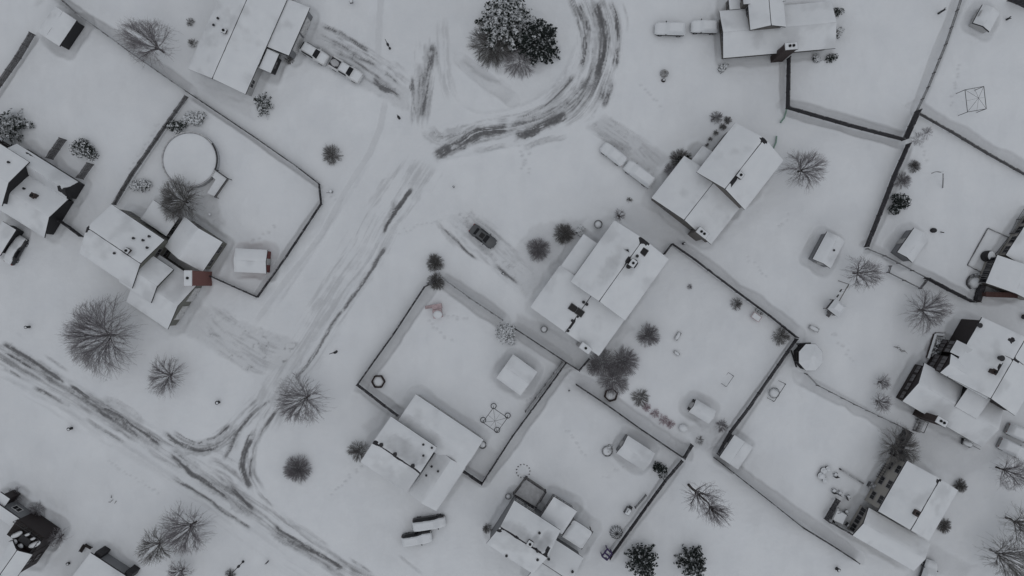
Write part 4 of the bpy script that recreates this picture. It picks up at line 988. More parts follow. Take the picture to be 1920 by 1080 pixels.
    def cover(xa, xb, thick, ky=1.04, ys=(-1, 1), edge=.16, nm='snow_cover'):
        nx = max(6, int((xb - xa) / .13)); P = np.zeros((nx + 1, 17, 3))
        xx = np.linspace(xa, xb, nx + 1)
        for i, x in enumerate(xx):
            xc = min(max(x, X[0] + .05), X[-1] - .05); H0, H1, B, T = np.interp(xc, X, hw), np.interp(xc, X, ht), np.interp(xc, X, bz), np.interp(xc, X, tz)
            for j in range(17):
                f = ys[0] + (ys[1] - ys[0]) * j / 16; y = f * H0 * ky; a = abs(y)
                zb = T + .035 if a < H1 * .8 else (T + .035 - (T + .035 - B) * min(1, (a - H1 * .8) / max(.05, H0 - H1 * .8)) ** 1.6)
                d = min((j if ys[0] > -1 or True else 9) / 16 * (ys[1] - ys[0]) * H0, (16 - j) / 16 * (ys[1] - ys[0]) * H0, x - xa, xb - x)
                p = float(sstep(0, edge, d + .10 * (float(vnoise(np.array(x * 3.1), np.array(y * 3.1), sd)) - .5)))
                P[i, j] = (x, y, zb - .06 + (thick + .06) * p * (.85 + .3 * float(vnoise(np.array(x * 1.3), np.array(y * 1.7), sd + 3))))
        return grid_mesh(nm, P, 'snow', root, org=(0, 0, 0))
    if snow == 'full': cover(X[0] - .06, X[-1] + .06, .2)
    elif snow == 'one_side':   # one flank blown clear
        cover(X[0] - .04, X[-1] + .04, .2, ys=((-1, .62) if side_bare > 0 else (-.62, 1)))
    elif snow == 'roof': cover(si[1] * sc - .02, si[2] * sc + .05, .12, ys=(-.68, .68)); cover(si[3] * sc + .05, X[-1] - .12, .06, ys=(-.82, .82), edge=.2); cover(X[0] + .1, si[0] * sc + .02, .06, ys=(-.8, .8)) if kind == 'sedan' else None
    return root
car('suv', 'white car with cleared dark windshield parked nearest the garage in the swept driveway', 592, 103, -31, 'paint_white', 'roof')
car('pickup', 'white pickup truck with its nose to the street in the swept driveway', 651, 134, -31, 'paint_white', 'roof', .95, name='pickup_truck', cat='pickup')
car('sedan', 'dark grey car without snow in its cleared driveway', 906, 444, -38, 'paint_grey', 'none')
car('suv', 'left of the two snow covered cars beside the top right house', 1254, 58, 178, 'paint_black', 'full')
car('suv', 'right of the two snow covered cars beside the top right house, next to the wall', 1318, 54, 178, 'paint_black', 'full', .88)
car('sedan', 'snow covered car nearest the round road, in the drive of the tall taupe house', 1149, 291, 142, 'paint_silver', 'full', .92)
car('van', 'snow covered van closest to the tall taupe house', 1197, 328, 143, 'paint_silver', 'full', 1.0, name='parked_van', cat='van')
car('van', 'snow covered van with a dark bare flank, upper of the pair at the bottom', 806, 977, 8, 'paint_black', 'one_side', 1.0, name='parked_van', cat='van')
car('suv', 'snow covered car with a dark bare flank, lower of the pair at the bottom', 783, 1006, 9, 'paint_black', 'one_side', 1.0)
car('sedan', 'snow covered car with a dark side beside the black walled house', 35, 470, 60, 'paint_black', 'one_side', 1.0, side_bare=-1)
car('suv', 'snow covered car at the right edge, upper of the front two', 1908, 812, -25, 'paint_silver', 'full')
car('suv', 'snow covered car at the right edge, lower of the front two', 1893, 840, -27, 'paint_silver', 'full')
car('van', 'snow covered van cut by the bottom edge in the tan house driveway', 1733, 1077, 72, 'paint_black', 'full', name='parked_van', cat='van')
# ---------------------------------------------------------------- fences
def fence(label, pts, hgt=1.8, mat='fence_dark', style='board', name='fence', closed=False, base=0.0, cat='fence'):
    ps = [W(*p) for p in pts]; root = empty(name, (ps[0][0], ps[0][1], base)); tag(root, label, cat, 'garden fences')
    if closed: ps.append(ps[0])
    rng = random.Random(len(label))
    npost = 0
    for a, b in zip(ps, ps[1:]):
        L = (b - a).length; d = (b - a) / L; an = math.atan2(d[1], d[0]); n = max(1, round(L / 2.4)); m = MB()
        for k in range(n):
            p = a + d * (L * k / n); q = a + d * (L * (k + 1) / n); hh = hgt * (1 + rng.uniform(-.03, .03)); nx, ny = -d[1] * .05, d[0] * .05
            for z in (.3, hgt - .22): m.box(((p[0] + q[0]) / 2 + nx, (p[1] + q[1]) / 2 + ny, z), ((q - p).length - .1, .06, .09), an)
            if style == 'board':
                w = .15; c = int((q - p).length / w)
                for i in range(c):
                    t = (i + .5) / c; h2 = hh + rng.uniform(-.02, .02); m.box((p[0] + (q[0] - p[0]) * t, p[1] + (q[1] - p[1]) * t, h2 / 2 + .03), (w - .012, .022, h2), an)
                m.box(((p[0] + q[0]) / 2, (p[1] + q[1]) / 2, hh + .05), ((q - p).length, .11, .04), an)
            elif style == 'rail':
                for z in (.45, .8, hgt): m.box(((p[0] + q[0]) / 2, (p[1] + q[1]) / 2, z), ((q - p).length, .05, .12), an)
            elif style == 'wire':
                c = int((q - p).length / .25)
                for i in range(c):
                    t = (i + .5) / c; x, y = p[0] + (q[0] - p[0]) * t, p[1] + (q[1] - p[1]) * t; m.tube((x, y, .05), (x, y, hgt), .012, n=3)
                m.tube((p[0], p[1], hgt), (q[0], q[1], hgt), .04, n=5)
        m.build('panel', mat, root)
        for k in range(n + (1 if b is ps[-1] else 0)):
            p = a + d * (L * min(k, n) / n)
            if npost < 95:
                pm = MB(); pm.box((p[0], p[1], (hgt + .1) / 2), (.12, .12, hgt + .1), an); pm.prism([(p[0] - .08, p[1] - .08), (p[0] + .08, p[1] - .08), (p[0] + .08, p[1] + .08), (p[0] - .08, p[1] + .08)], hgt + .1, hgt + .17, top_scale=.4); pm.build('post', mat, root); npost += 1
    return root
FN = [
 ('long board fence from the top edge down past the fan shaped tree', [(104, -12), (150, 30), (190, 58), (250, 102), (355, 175)], 1.2, 'fence_grey', 'board'),
 ('short fence running off the left edge from the open fronted shed', [(66, 66), (40, 110), (-14, 186)], 1.4, 'fence_grey', 'board'),
 ('pointed yard fence enclosing the pool lawn and small red shed', [(361, 179), (480, 259), (560, 315), (600, 346), (604, 383), (540, 480), (485, 557), (440, 537), (398, 518)], 1.0, 'fence_dark', 'board'),
 ('straight fence behind the swimming pool, running down to the stepped house', [(353, 183), (312, 240), (250, 330), (218, 384)], 1.2, 'fence_grey', 'board'),
 ('upper of two stub fences behind the black walled house', [(125, 263), (100, 299)], 1.9, 'fence_grey', 'board'),
 ('lower of two stub fences behind the black walled house', [(176, 309), (157, 336)], 1.9, 'fence_grey', 'board'),
 ('short fence between the black walled house and the stepped house', [(119, 416), (133, 425), (158, 444)], 1.4, 'fence_dark', 'board'),
 ('board fence along the street side of the lower centre yard', [(815, 528), (797, 538), (740, 625), (672, 720), (747, 778)], 1.5, 'fence_dark', 'board'),
 ('board fence from the shrub corner to the white frosted bush', [(828, 520), (880, 558), (943, 600)], 1.7, 'fence_grey', 'board'),
 ('board fence from the frosted bush to the middle thicket, with a side stub', [(966, 616), (1060, 678), (1085, 694), (1104, 672)], 1.4, 'fence_dark', 'board'),
 ('double width fence between the two lower centre yards', [(1060, 680), (1030, 722), (960, 817), (904, 904), (868, 880)], 1.6, 'fence_dark', 'board'),
 ('parallel pale rail fence close beside the double width fence', [(1053, 678), (1022, 720), (985, 770)], 1.2, 'fence_grey', 'rail'),
 ('board fence beginning at the skylight house and ending at the gazebo corner', [(1243, 477), (1258, 458), (1300, 487), (1380, 548), (1440, 592), (1490, 632)], 1.5, 'fence_dark', 'board'),
 ('board fence from the gazebo corner down to the half round shrubs', [(1490, 635), (1440, 707), (1400, 765), (1367, 808), (1344, 850)], 1.3, 'fence_dark', 'board'),
 ('thin fence below the hexagon fire pit and reddish plants', [(1080, 720), (1140, 760), (1200, 803), (1280, 857), (1295, 832)], 1.6, 'fence_dark', 'board'),
 ('fence down from the three fence corner to the purple frame', [(1277, 862), (1245, 900), (1200, 962), (1142, 1043)], 1.3, 'fence_dark', 'board'),
 ('long fence across the lower right open snow', [(1338, 857), (1370, 882), (1440, 937), (1500, 985), (1560, 1022), (1603, 1050)], 1.5, 'fence_dark', 'board'),
 ('wire fence from the gazebo towards the dark brown house', [(1508, 700), (1530, 722), (1600, 758), (1692, 802)], 1.2, 'fence_grey', 'wire'),
 ('black fence below the dark chimney of the top right house', [(1475, 112), (1473, 204), (1520, 218), (1590, 238), (1690, 264)], 1.6, 'fence_dark', 'board'),
 ('black stub fence joining three fence ends at the upper right', [(1690, 264), (1714, 211)], 2.1, 'fence_dark', 'board'),
 ('fence running up to the top edge beside the buried shed', [(1716, 209), (1737, 165), (1770, 85), (1802, -10)], .8, 'fence_grey', 'rail'),
 ('fence running to the right edge below the square canopy frame', [(1718, 213), (1780, 248), (1850, 290), (1925, 332)], .9, 'fence_grey', 'board'),
 ('long black fence beside the dark dense bush', [(1698, 272), (1672, 330), (1655, 375), (1620, 463)], 1.6, 'fence_dark', 'board'),
 ('low fence below the drift ringed shed', [(1623, 467), (1655, 480), (1733, 521)], .9, 'fence_grey', 'rail'),
 ('black end of the fence near the round hot tub house', [(1732, 522), (1775, 545), (1817, 566)], 1.8, 'fence_dark', 'board'),
 ('thin three sided rail pen below the drift ringed shed', [(1666, 499), (1662, 511), (1722, 541), (1734, 526)], .9, 'fence_grey', 'rail'),
 ('thin wire fence in the far right garden', [(1893, 438), (1906, 412), (1921, 388)], 1.0, 'fence_grey', 'wire'),
 ('dark fence enclosing two sides of the tan house patio', [(1567, 934), (1545, 972), (1595, 1000)], 1.5, 'fence_dark', 'board'),
 ('thin fence between the frosted tree and the stepped dark brown house', [(1580, 1000 - 800 + 332), (1594, 534)], .8, 'fence_grey', 'rail'),
]
for f in FN[:-1]: fence(*f)
# edging of the raised bed
def bed():
    ps = [W(*p) for p in C('H12', (350, 235), (160, 575), (290, 640), (545, 320))]; root = empty('raised_bed', (ps[0][0], ps[0][1], 0)); tag(root, 'long flat garden bed with a thin timber edge at the right', 'garden bed')
    for a, b in zip(ps, ps[1:] + ps[:1]):
        m = MB(); m.box(((a[0] + b[0]) / 2, (a[1] + b[1]) / 2, .14), ((a - b).length - .1, .1, .28), math.atan2(b[1] - a[1], b[0] - a[0])); m.build('edging_board', 'fence_grey', root)
bed()

# ---------------------------------------------------------------- small things in the gardens and streets
def post_lamp(label, px, py, arm, hgt=4.5, name='street_lamp', cat='street lamp', hd=.2):
    w = W(px, py); root = empty(name, (w[0], w[1], 0)); tag(root, label, cat, 'lamp posts')
    m = MB(); m.tube((w[0], w[1], 0), (w[0], w[1], hgt), .07, .05, 8); m.build('pole', 'dark_metal', root)
    e = (w[0] + arm[0], w[1] + arm[1], hgt + .15); m = MB(); m.path([(w[0], w[1], hgt - .05), (w[0] + arm[0] * .5, w[1] + arm[1] * .5, hgt + .15), e], .04); m.build('arm', 'dark_metal', root)
    m = MB(); m.dome((e[0], e[1], e[2] - .05), hd * 1.6, hd, .18, rot=math.atan2(arm[1], arm[0])); m.build('lamp_head', 'dark_metal', root)
    m = MB(); m.tube((w[0], w[1], 0), (w[0], w[1], .3), .2, .15, 10); m.build('base', 'dark_metal', root)
post_lamp('lamp post with a short arm beside the middle of the street', 631, 659, (.9, .25)); post_lamp('lamp post at the bottom edge near the lower road', 456, 1053, (1.0, 1.0))
post_lamp('lamp post beside the ranch house driveway', 731, 91, (.4, -.8), 4.2); post_lamp('pole near the mouth of the ranch house driveway', 749, 222, (.25, -.4), 2.4)
def small_post(label, px, py, hgt=1.1, r=.16, cat='post', name='garden_post'):
    w = W(px, py); root = empty(name, (w[0], w[1], 0)); tag(root, label, cat)
    m = MB(); m.tube((w[0], w[1], -.1), (w[0], w[1], hgt), r, r * .85, 10); m.tube((w[0], w[1], hgt), (w[0], w[1], hgt + .06), r * 1.3, r * 1.1, 10); m.build('shaft', 'dark_metal', root)
    m = MB(); m.dome((w[0] + .04, w[1] - .02, hgt + .05), r * .8, r * .8, .12); m.build('snow_cap', 'snow', root, True)
    m = MB(); m.tube((w[0] - r * 1.6, w[1], hgt * .55), (w[0] + r * 1.6, w[1], hgt * .55), r * .45, n=8); m.build('side_cap', 'dark_metal', root)
small_post('small dark hydrant alone in the lower left field', 134, 803, .8, .22, 'hydrant', 'hydrant'); small_post('small dark post left of the largest bare tree', 55, 613, .9, .2); small_post('small post in the snow by the street junction', 410, 754, .7, .24)
small_post('small dark post near the bottom right open snow', 1569, 1066, .7, .24); small_post('thin post in the snow at the lower road side', 503, 1052, 1.2, .1); small_post('tiny dark post in the open snow above the lone dark car', 851, 351, .9, .1)
small_post('small dark post beside the cleared driveway edge', 943, 513, 1.0, .14); small_post('small post near the upper right corner of the yard fence', 1067, 732, .7, .1); small_post('small dark post at the fence head of the middle house drive', 1281, 457, .8, .18)
small_post('dark post at the far right edge beside the brown house', 1919, 594, 1.2, .4)

def tub(label, px, py, kind, th=0):
    w = W(px, py)
    if kind == 'hex':
        root = empty('fire_pit', (w[0], w[1], 0)); tag(root, label, 'fire pit', 'hexagon fire pits')
        for i in range(6):
            a, b = [(w[0] + 1.0 * math.cos(R(th + 60 * k)), w[1] + 1.0 * math.sin(R(th + 60 * k))) for k in (i, i + 1)]
            m = MB(); m.box(((a[0] + b[0]) / 2, (a[1] + b[1]) / 2, .27), (1.02, .2, .55), math.atan2(b[1] - a[1], b[0] - a[0])); m.build('side_block', 'brick_dark', root)
        m = MB(); m.dome((w[0], w[1], .1), .85, .85, .22); m.build('snow_filling', 'snow', root, True)
    return root
tub('hexagon fire pit in the corner of the fenced lower centre yard', 710, 715, 'hex'); tub('hexagon fire pit filled with grey snow under the thicket', 1145, 740, 'hex', 15)

def misc():
    # round wire ornament
    w = W(1245, 142); root = empty('wire_ornament', (w[0], w[1], 0)); tag(root, 'round twiggy wire ornament alone in the snow below the two parked cars', 'ornament')
    m = MB()
    for k in range(5): m.ring((w[0] + .05 * k, w[1] + .3 - .04 * k, .25 + .16 * k), .62 - .07 * k, .05, 16)
    for k in range(9): a = k * .7; m.tube((w[0] + .65 * math.cos(a), w[1] + .3 + .65 * math.sin(a), 0), (w[0], w[1] + .3, 1.2), .03, n=4)
    m.build('wire_frame', 'twig_dark', root); m = MB(); m.dome((w[0] - .1, w[1] - .75, 0), .35, .3, .5); m.build('base_stone', 'pot', root)
    # hydrant with marker by the pointed fence
    w = W(622, 360); root = empty('hydrant', (w[0], w[1], 0)); tag(root, 'pale hydrant with a marker rod outside the tip of the pointed fence', 'hydrant')
    m = MB(); m.tube((w[0], w[1], 0), (w[0], w[1], .75), .2, .16, 12); m.dome((w[0], w[1], .75), .22, .22, .2); m.tube((w[0] - .35, w[1], .5), (w[0] + .35, w[1], .5), .1, n=10); m.build('barrel', 'paint_silver', root)
    m = MB(); m.tube((w[0] + .2, w[1] - .1, 0), (w[0] - .5, w[1] - .3, 1.4), .03); m.build('marker_rod', 'dark_metal', root); m = MB(); m.dome((w[0], w[1], .9), .24, .24, .15); m.build('snow_cap', 'snow', root, True)
    # faded pink play house
    z = 1.0; c = C('F', (1020, 685)); w = W(*c, z); root = empty('play_house', (w[0], w[1], 0)); tag(root, 'faded pink toy slide under snow inside the upper fence corner', 'toy slide')
    m = MB(); m.box((w[0], w[1], .5), (1.4, 1.3, 1.0), R(10)); m.build('tower', 'pink', root); m = MB(); m.dome((w[0] + .05, w[1] - .12, 1.0), .72, .62, .35); m.build('snow_cap', 'snow', root, True)
    m = MB(); m.box((w[0] - .1, w[1] + 1.1, .4), (1.5, .8, .8), R(10)); m.build('steps', 'pink', root)
    m = MB(); m.add([(w[0] - .6, w[1] + .9, .7), (w[0] - .6, w[1] + 1.4, .7), (w[0] - 2.0, w[1] + 1.2, .15), (w[0] - 2.0, w[1] + .7, .15)], [(0, 1, 2, 3)]); m.build('chute', 'pink', root)
    # purple frame
    z = 1.5; ps = [W(*p, z) for p in C('H6', (1342, 808), (1390, 850), (1340, 920), (1290, 880))]; root = empty('purple_frame', (ps[0][0], ps[0][1], 0)); tag(root, 'purple two celled frame at the lower end of a fence', 'frame')
    m = MB(); m.path(ps + [ps[0]], .12); m.path([(ps[0] + ps[3]) / 2, (ps[1] + ps[2]) / 2], .12); m.build('top_frame', 'purple', root)
    for p in ps: m = MB(); m.tube((p[0], p[1], 0), p, .1); m.build('leg', 'purple', root)
    for t in (.27, .73):
        q = ps[0].lerp(ps[3], t) * .5 + ps[1].lerp(ps[2], t) * .5; m = MB(); m.box((q[0], q[1], .8), (.75, .75, .08), .7); m.build('shelf', 'purple', root); m = MB(); m.dome((q[0], q[1], .84), .38, .38, .3); m.build('snow_load', 'snow', root, True)
    # ring of stones
    w = W(981, 883); root = empty('stone_ring', (w[0], w[1], 0)); tag(root, 'circle of small dark stones in the snow above the railed deck', 'stone ring')
    for k in range(13):
        a = k * 2 * math.pi / 13; m = MB(); m.dome((w[0] + 1.05 * math.cos(a), w[1] + 1.05 * math.sin(a), 0), .14, .1, .26, jit=.4, rot=a + 1); m.build('stone', 'pot', root)
    m = MB(); m.dome((w[0], w[1], 0), .95, .95, .18, 20); m.build('snow_heap', 'snow', root, True)
    # wire dome
    w = W(1155, 997); root = empty('wire_dome', (w[0], w[1], 0)); tag(root, 'snow clotted wire dome beside the fence, above the purple frame', 'plant cage')
    m = MB()
    for k in range(7):
        a = k * math.pi / 7; m.path([(w[0] + 1.05 * math.cos(a) * math.cos(t), w[1] + 1.05 * math.sin(a) * math.cos(t), 1.1 * math.sin(t)) for t in [j * math.pi / 10 for j in range(11)]], .04, 4)
    m.ring((w[0], w[1], .5), .92, .035, 20, k=4); m.build('cage', 'dark_metal', root); m = MB(); m.dome((w[0], w[1], 0), .9, .9, .95, jit=.25); m.build('snow_clump', 'snow', root, True)
    # grill + rail beside fence
    z = 1.0; w = W(1178, 960, z); root = empty('barbecue', (w[0], w[1], 0)); tag(root, 'small covered barbecue under snow next to the long fence', 'barbecue')
    m = MB(); m.box((w[0], w[1], .5), (1.1, .8, 1.0), R(60)); m.build('cover', 'metal', root); m = MB(); m.box((w[0], w[1], 1.08), (1.0, .7, .2), R(60), taper=.8); m.build('snow_cap', 'snow', root)
    m = MB(); m.box((w[0] + .75 * math.cos(R(60)), w[1] + .75 * math.sin(R(60)), .8), (.45, .6, .06), R(60)); m.build('side_shelf', 'dark_metal', root)
    m = MB(); m.box((w[0] - .1, w[1] + .2, 1.2), (.5, .06, .08), R(60)); m.build('handle', 'dark_metal', root)
    a, b = C('L', (690, 690), (750, 620)); fence('thin rail between the covered barbecue and the long fence', [a, b], .8, 'fence_grey', 'rail', 'garden_rail', cat='rail')
    # swing frame lower right
    ps = [W(*p) for p in C('M', (10, 55), (35, 98), (80, 20), (105, -5))]; root = empty('garden_swing', (ps[0][0], ps[0][1], 0)); tag(root, 'slim garden swing with a round snowy seat in the lower right yard', 'swing')
    a, b = W(*C('M', (35, 98)), 1.8), W(*C('M', (100, 0)), 1.8); m = MB(); m.tube(a, b, .045); m.build('beam', 'dark_metal', root)
    for e in (a, b):
        for s in (-.6, .6): m = MB(); m.tube((e[0] - s * .8, e[1] + s * .5, 0), e, .04); m.build('leg', 'dark_metal', root)
    q = W(*C('M', (35, 50)), .5); m = MB(); m.ring((q[0], q[1], .5), .8, .06, 18); m.build('seat_ring', 'metal', root); m = MB(); m.dome((q[0], q[1], .45), .7, .65, .3); m.build('snow_load', 'snow', root, True)
    m = MB(); m.tube((q[0], q[1] + .7, .5), ((a[0] + b[0]) / 2, (a[1] + b[1]) / 2, 1.8), .02); m.tube((q[0] + .5, q[1] - .5, .5), ((a[0] + b[0]) / 2, (a[1] + b[1]) / 2, 1.8), .02); m.build('rope', 'dark_metal', root)
    # bent pole frame upper right
    ps = [W(*p, 1.9) for p in C('D', (920, 975), (945, 965), (985, 970), (985, 1000))]; g = W(*C('D', (983, 1056))); root = empty('bent_pole', (g[0], g[1], 0)); tag(root, 'hooked metal pole standing in the far right yard', 'pole')
    m = MB(); m.path([g] + [ps[3], ps[2], ps[1], ps[0]], .07); m.build('pole', 'metal', root); m = MB(); m.dome((ps[2][0], ps[2][1], 1.95), .35, .2, .15); m.build('snow_cap', 'snow', root, True)
    # hot tub
    z = 1.0; w = W(1856, 480, z); root = empty('hot_tub', (w[0], w[1], 0)); tag(root, 'small black and white round hot tub near the row of dark windows', 'hot tub')
    m = MB(); m.tube((w[0], w[1], 0), (w[0], w[1], .95), .85, .85, 22); m.build('tub', 'black_wall', root); m = MB(); m.dome((w[0] + .28, w[1], .9), .62, .78, .28); m.build('snow_cover', 'snow', root, True)
    m = MB(); m.tube((w[0] - .2, w[1], .95), (w[0] - .2, w[1], 1.0), .62, .62, 20); m.build('lid', 'black_wall', root)
    # curved seat wall
    w = W(*C('H12', (240, 735))); root = empty('curved_bench', (w[0], w[1], 0)); tag(root, 'curved dark bench around snow below the hot tub', 'bench')
    m = MB(); m.ring((w[0], w[1], .45), 1.45, .2, 22, a0=R(-20), a1=R(230), ry=1.2); m.build('seat', 'metal', root); m = MB(); m.ring((w[0], w[1], .2), 1.45, .16, 22, a0=R(-20), a1=R(230), ry=1.2); m.build('plinth', 'brick_dark', root); m = MB(); m.dome((w[0], w[1], 0), 1.15, .9, .45); m.build('snow_heap', 'snow', root, True)
    # woodpile
    for (crop, a, b, lab, r) in (('H12', (235, 900), (275, 770), 'short stack of split logs beside the curved bench', .35), ('M', (700, 395), (775, 265), 'long dark stack of firewood beside the dark bare tree', .55)):
        a, b = W(*C(crop, a)), W(*C(crop, b)); root = empty('firewood_stack', (a[0], a[1], 0)); tag(root, lab, 'firewood', 'firewood stacks')
        d = (b - a).normalized(); nrm = Vector((-d[1], d[0], 0)); rg = random.Random(3); m = MB(); L = (b - a).length; k = 0
        while k * .2 < L:
            for zz in range(6):
                p = a + d * (k * .2 + .1 * (zz % 2)); m.tube(p + nrm * -r + Vector((0, 0, .1 + .19 * zz)), p + nrm * (r * rg.uniform(.85, 1.15)) + Vector((0, 0, .1 + .19 * zz)), .095, n=7)
            k += 1
        m.build('logs', 'fence_dark', root)
        for e in (a - d * .15, b + d * .15): m = MB(); m.box((e[0], e[1], .65), (.1, r * 2, 1.3), math.atan2(d[1], d[0])); m.build('end_rack', 'wood_floor', root)
    # small play set, snow mounds
    for (px, py, lab, r) in ((1416, 594, 'little pale play table in the corner of the fenced yard', .8),):
        w = W(px, py); root = empty('play_table', (w[0], w[1], 0)); tag(root, lab, 'play table')
        m = MB(); m.box((w[0], w[1], .55), (1.5, 1.0, .08), R(-35)); m.build('table_top', 'pink', root); m = MB(); m.box((w[0], w[1], .63), (1.4, .9, .14), R(-35), taper=.8); m.build('snow_cap', 'snow', root)
        for sx in (-.6, .6):
            for sy in (-.4, .4):
                q = frame(-35); q = q[0] * sx + q[1] * sy; m = MB(); m.tube((w[0] + q[0], w[1] + q[1], 0), (w[0] + q[0], w[1] + q[1], .52), .05); m.build('leg', 'pink', root)
        for k in range(3): q = frame(-35); q = q[0] * (-.5 + .5 * k) + q[1] * .95; m = MB(); m.tube((w[0] + q[0], w[1] + q[1], 0), (w[0] + q[0], w[1] + q[1], .35), .2, .2, 10); m.build('stool', 'fence_grey', root)
    for (px, py, rx, ry, an, lab) in ((1270, 630, .7, .3, 60, 'thin snow buried toy in the middle yard, upper of two'), (1268, 662, .5, .25, -40, 'thin snow buried toy in the middle yard, lower of two'), (1525, 616, .8, .35, -25, 'low snow buried bench above the gazebo')):
        w = W(px, py); root = empty('garden_bench', (w[0], w[1], 0)); tag(root, lab, 'bench', 'low things buried in snow')
        m = MB(); m.box((w[0], w[1], .32), (rx * 2, ry * 2, .07), R(an)); m.build('seat', 'metal', root)
        for s in (-1, 1): q = frame(an)[0] * rx * .8 * s; m = MB(); m.box((w[0] + q[0], w[1] + q[1], .14), (.08, ry * 1.7, .3), R(an)); m.build('leg', 'dark_metal', root)
        m = MB(); m.dome((w[0], w[1], .33), rx * .9, ry * .85, .16, rot=R(an)); m.build('snow_cap', 'snow', root, True)
    # little bench frame
    a, b, c = W(*C('G', (1250, 1045)), .8), W(*C('G', (1235, 1075)), .8), W(1372, 708, .8); root = empty('low_goal', (b[0], b[1], 0)); tag(root, 'thin low goal frame in the middle yard near the fence', 'goal frame')
    m = MB(); e = W(1362, 725, .8); f = W(1376, 705, .8); m.tube(e, f, .04); m.tube((e[0], e[1], 0), e, .04); m.tube((f[0], f[1], 0), f, .04); m.build('goal_frame', 'metal', root)
    m = MB(); n = (f - e).normalized(); s = Vector((-n[1], n[0], 0)) * .8; m.tube(e, Vector((e[0], e[1], 0)) + s, .03); m.tube(f, Vector((f[0], f[1], 0)) + s, .03); m.tube(Vector((e[0], e[1], .02)) + s, Vector((f[0], f[1], .02)) + s, .03); m.build('back_stay', 'metal', root)
    # dead branch
    w = W(1674, 650); rg = random.Random(5); segs = []
    for k in range(7):
        p = np.array([0, 0, .25]) + np.array([k * .25, -k * .12, .05 * k * (k % 2)]); q = p + np.array([.3, rg.uniform(-.35, .2), rg.uniform(0, .25)]); segs.append([*p, *q, .06, .04]); segs.append([*q, *(q + np.array([rg.uniform(-.2, .5), rg.uniform(-.7, .3), .2])), .04, .015])
    o = seg_mesh('fallen_branch', segs, 'twig_dark', None, (w[0], w[1], 0)); tag(o, 'fallen forked branch lying in the snow left of the dark brown house', 'branch')
    w = W(213, 937); segs = []
    for k in range(5): p = np.array([rg.uniform(-.6, .6), rg.uniform(-.4, .4), .1]); segs.append([*p, *(p + np.array([rg.uniform(-.5, .5), rg.uniform(-.5, .5), .3])), .07, .03])
    o = seg_mesh('fallen_branch', segs, 'twig_dark', None, (w[0], w[1], 0)); tag(o, 'few broken sticks in the lower left field', 'branch')
    # barrel pots
    for (px, py, r, h, lab) in ((1121, 421, .62, .5, 'round pot rim at the porch of the house with skylights'), (1020, 617, .5, .35, 'round lid in the grey side yard of the house with skylights'), (953, 929, .45, .6, 'round pot by the corner of the railed deck'), (1138, 845, .8, .45, 'round pot beside the large shed'), (905, 832, .6, .8, 'bin with a snow cap at the corner of the dark ridged house')):
        w = W(px, py); root = empty('garden_pot', (w[0], w[1], 0)); tag(root, lab, 'pot', 'pots')
        m = MB(); m.tube((w[0], w[1], 0), (w[0], w[1], h), r * .8, r, 18, cap=False); m.ring((w[0], w[1], h), r, .06, 18); m.build('pot', 'metal', root); m = MB(); m.dome((w[0], w[1], h * .6), r * .92, r * .92, h * .5); m.build('snow_filling', 'snow', root, True)
    # porch tree and stones near skylight house
    for (px, py, lab) in ((1160, 405, 'small bare sapling at the top corner of the skylight house'),): bare_tree(lab, (px, py), 2.4, .9, 61, n1=6)
    w = W(1280, 802); root = empty('snow_mound', (w[0], w[1], 0)); tag(root, 'small white mound on a stump at the end of the reddish plants', 'stump')
    m = MB(); m.tube((w[0], w[1], 0), (w[0], w[1], .5), .5, .42, 12); m.build('stump', 'bark', root); m = MB(); m.dome((w[0], w[1], .48), .72, .62, .4, jit=.15); m.build('snow_cap', 'snow', root, True)
misc()

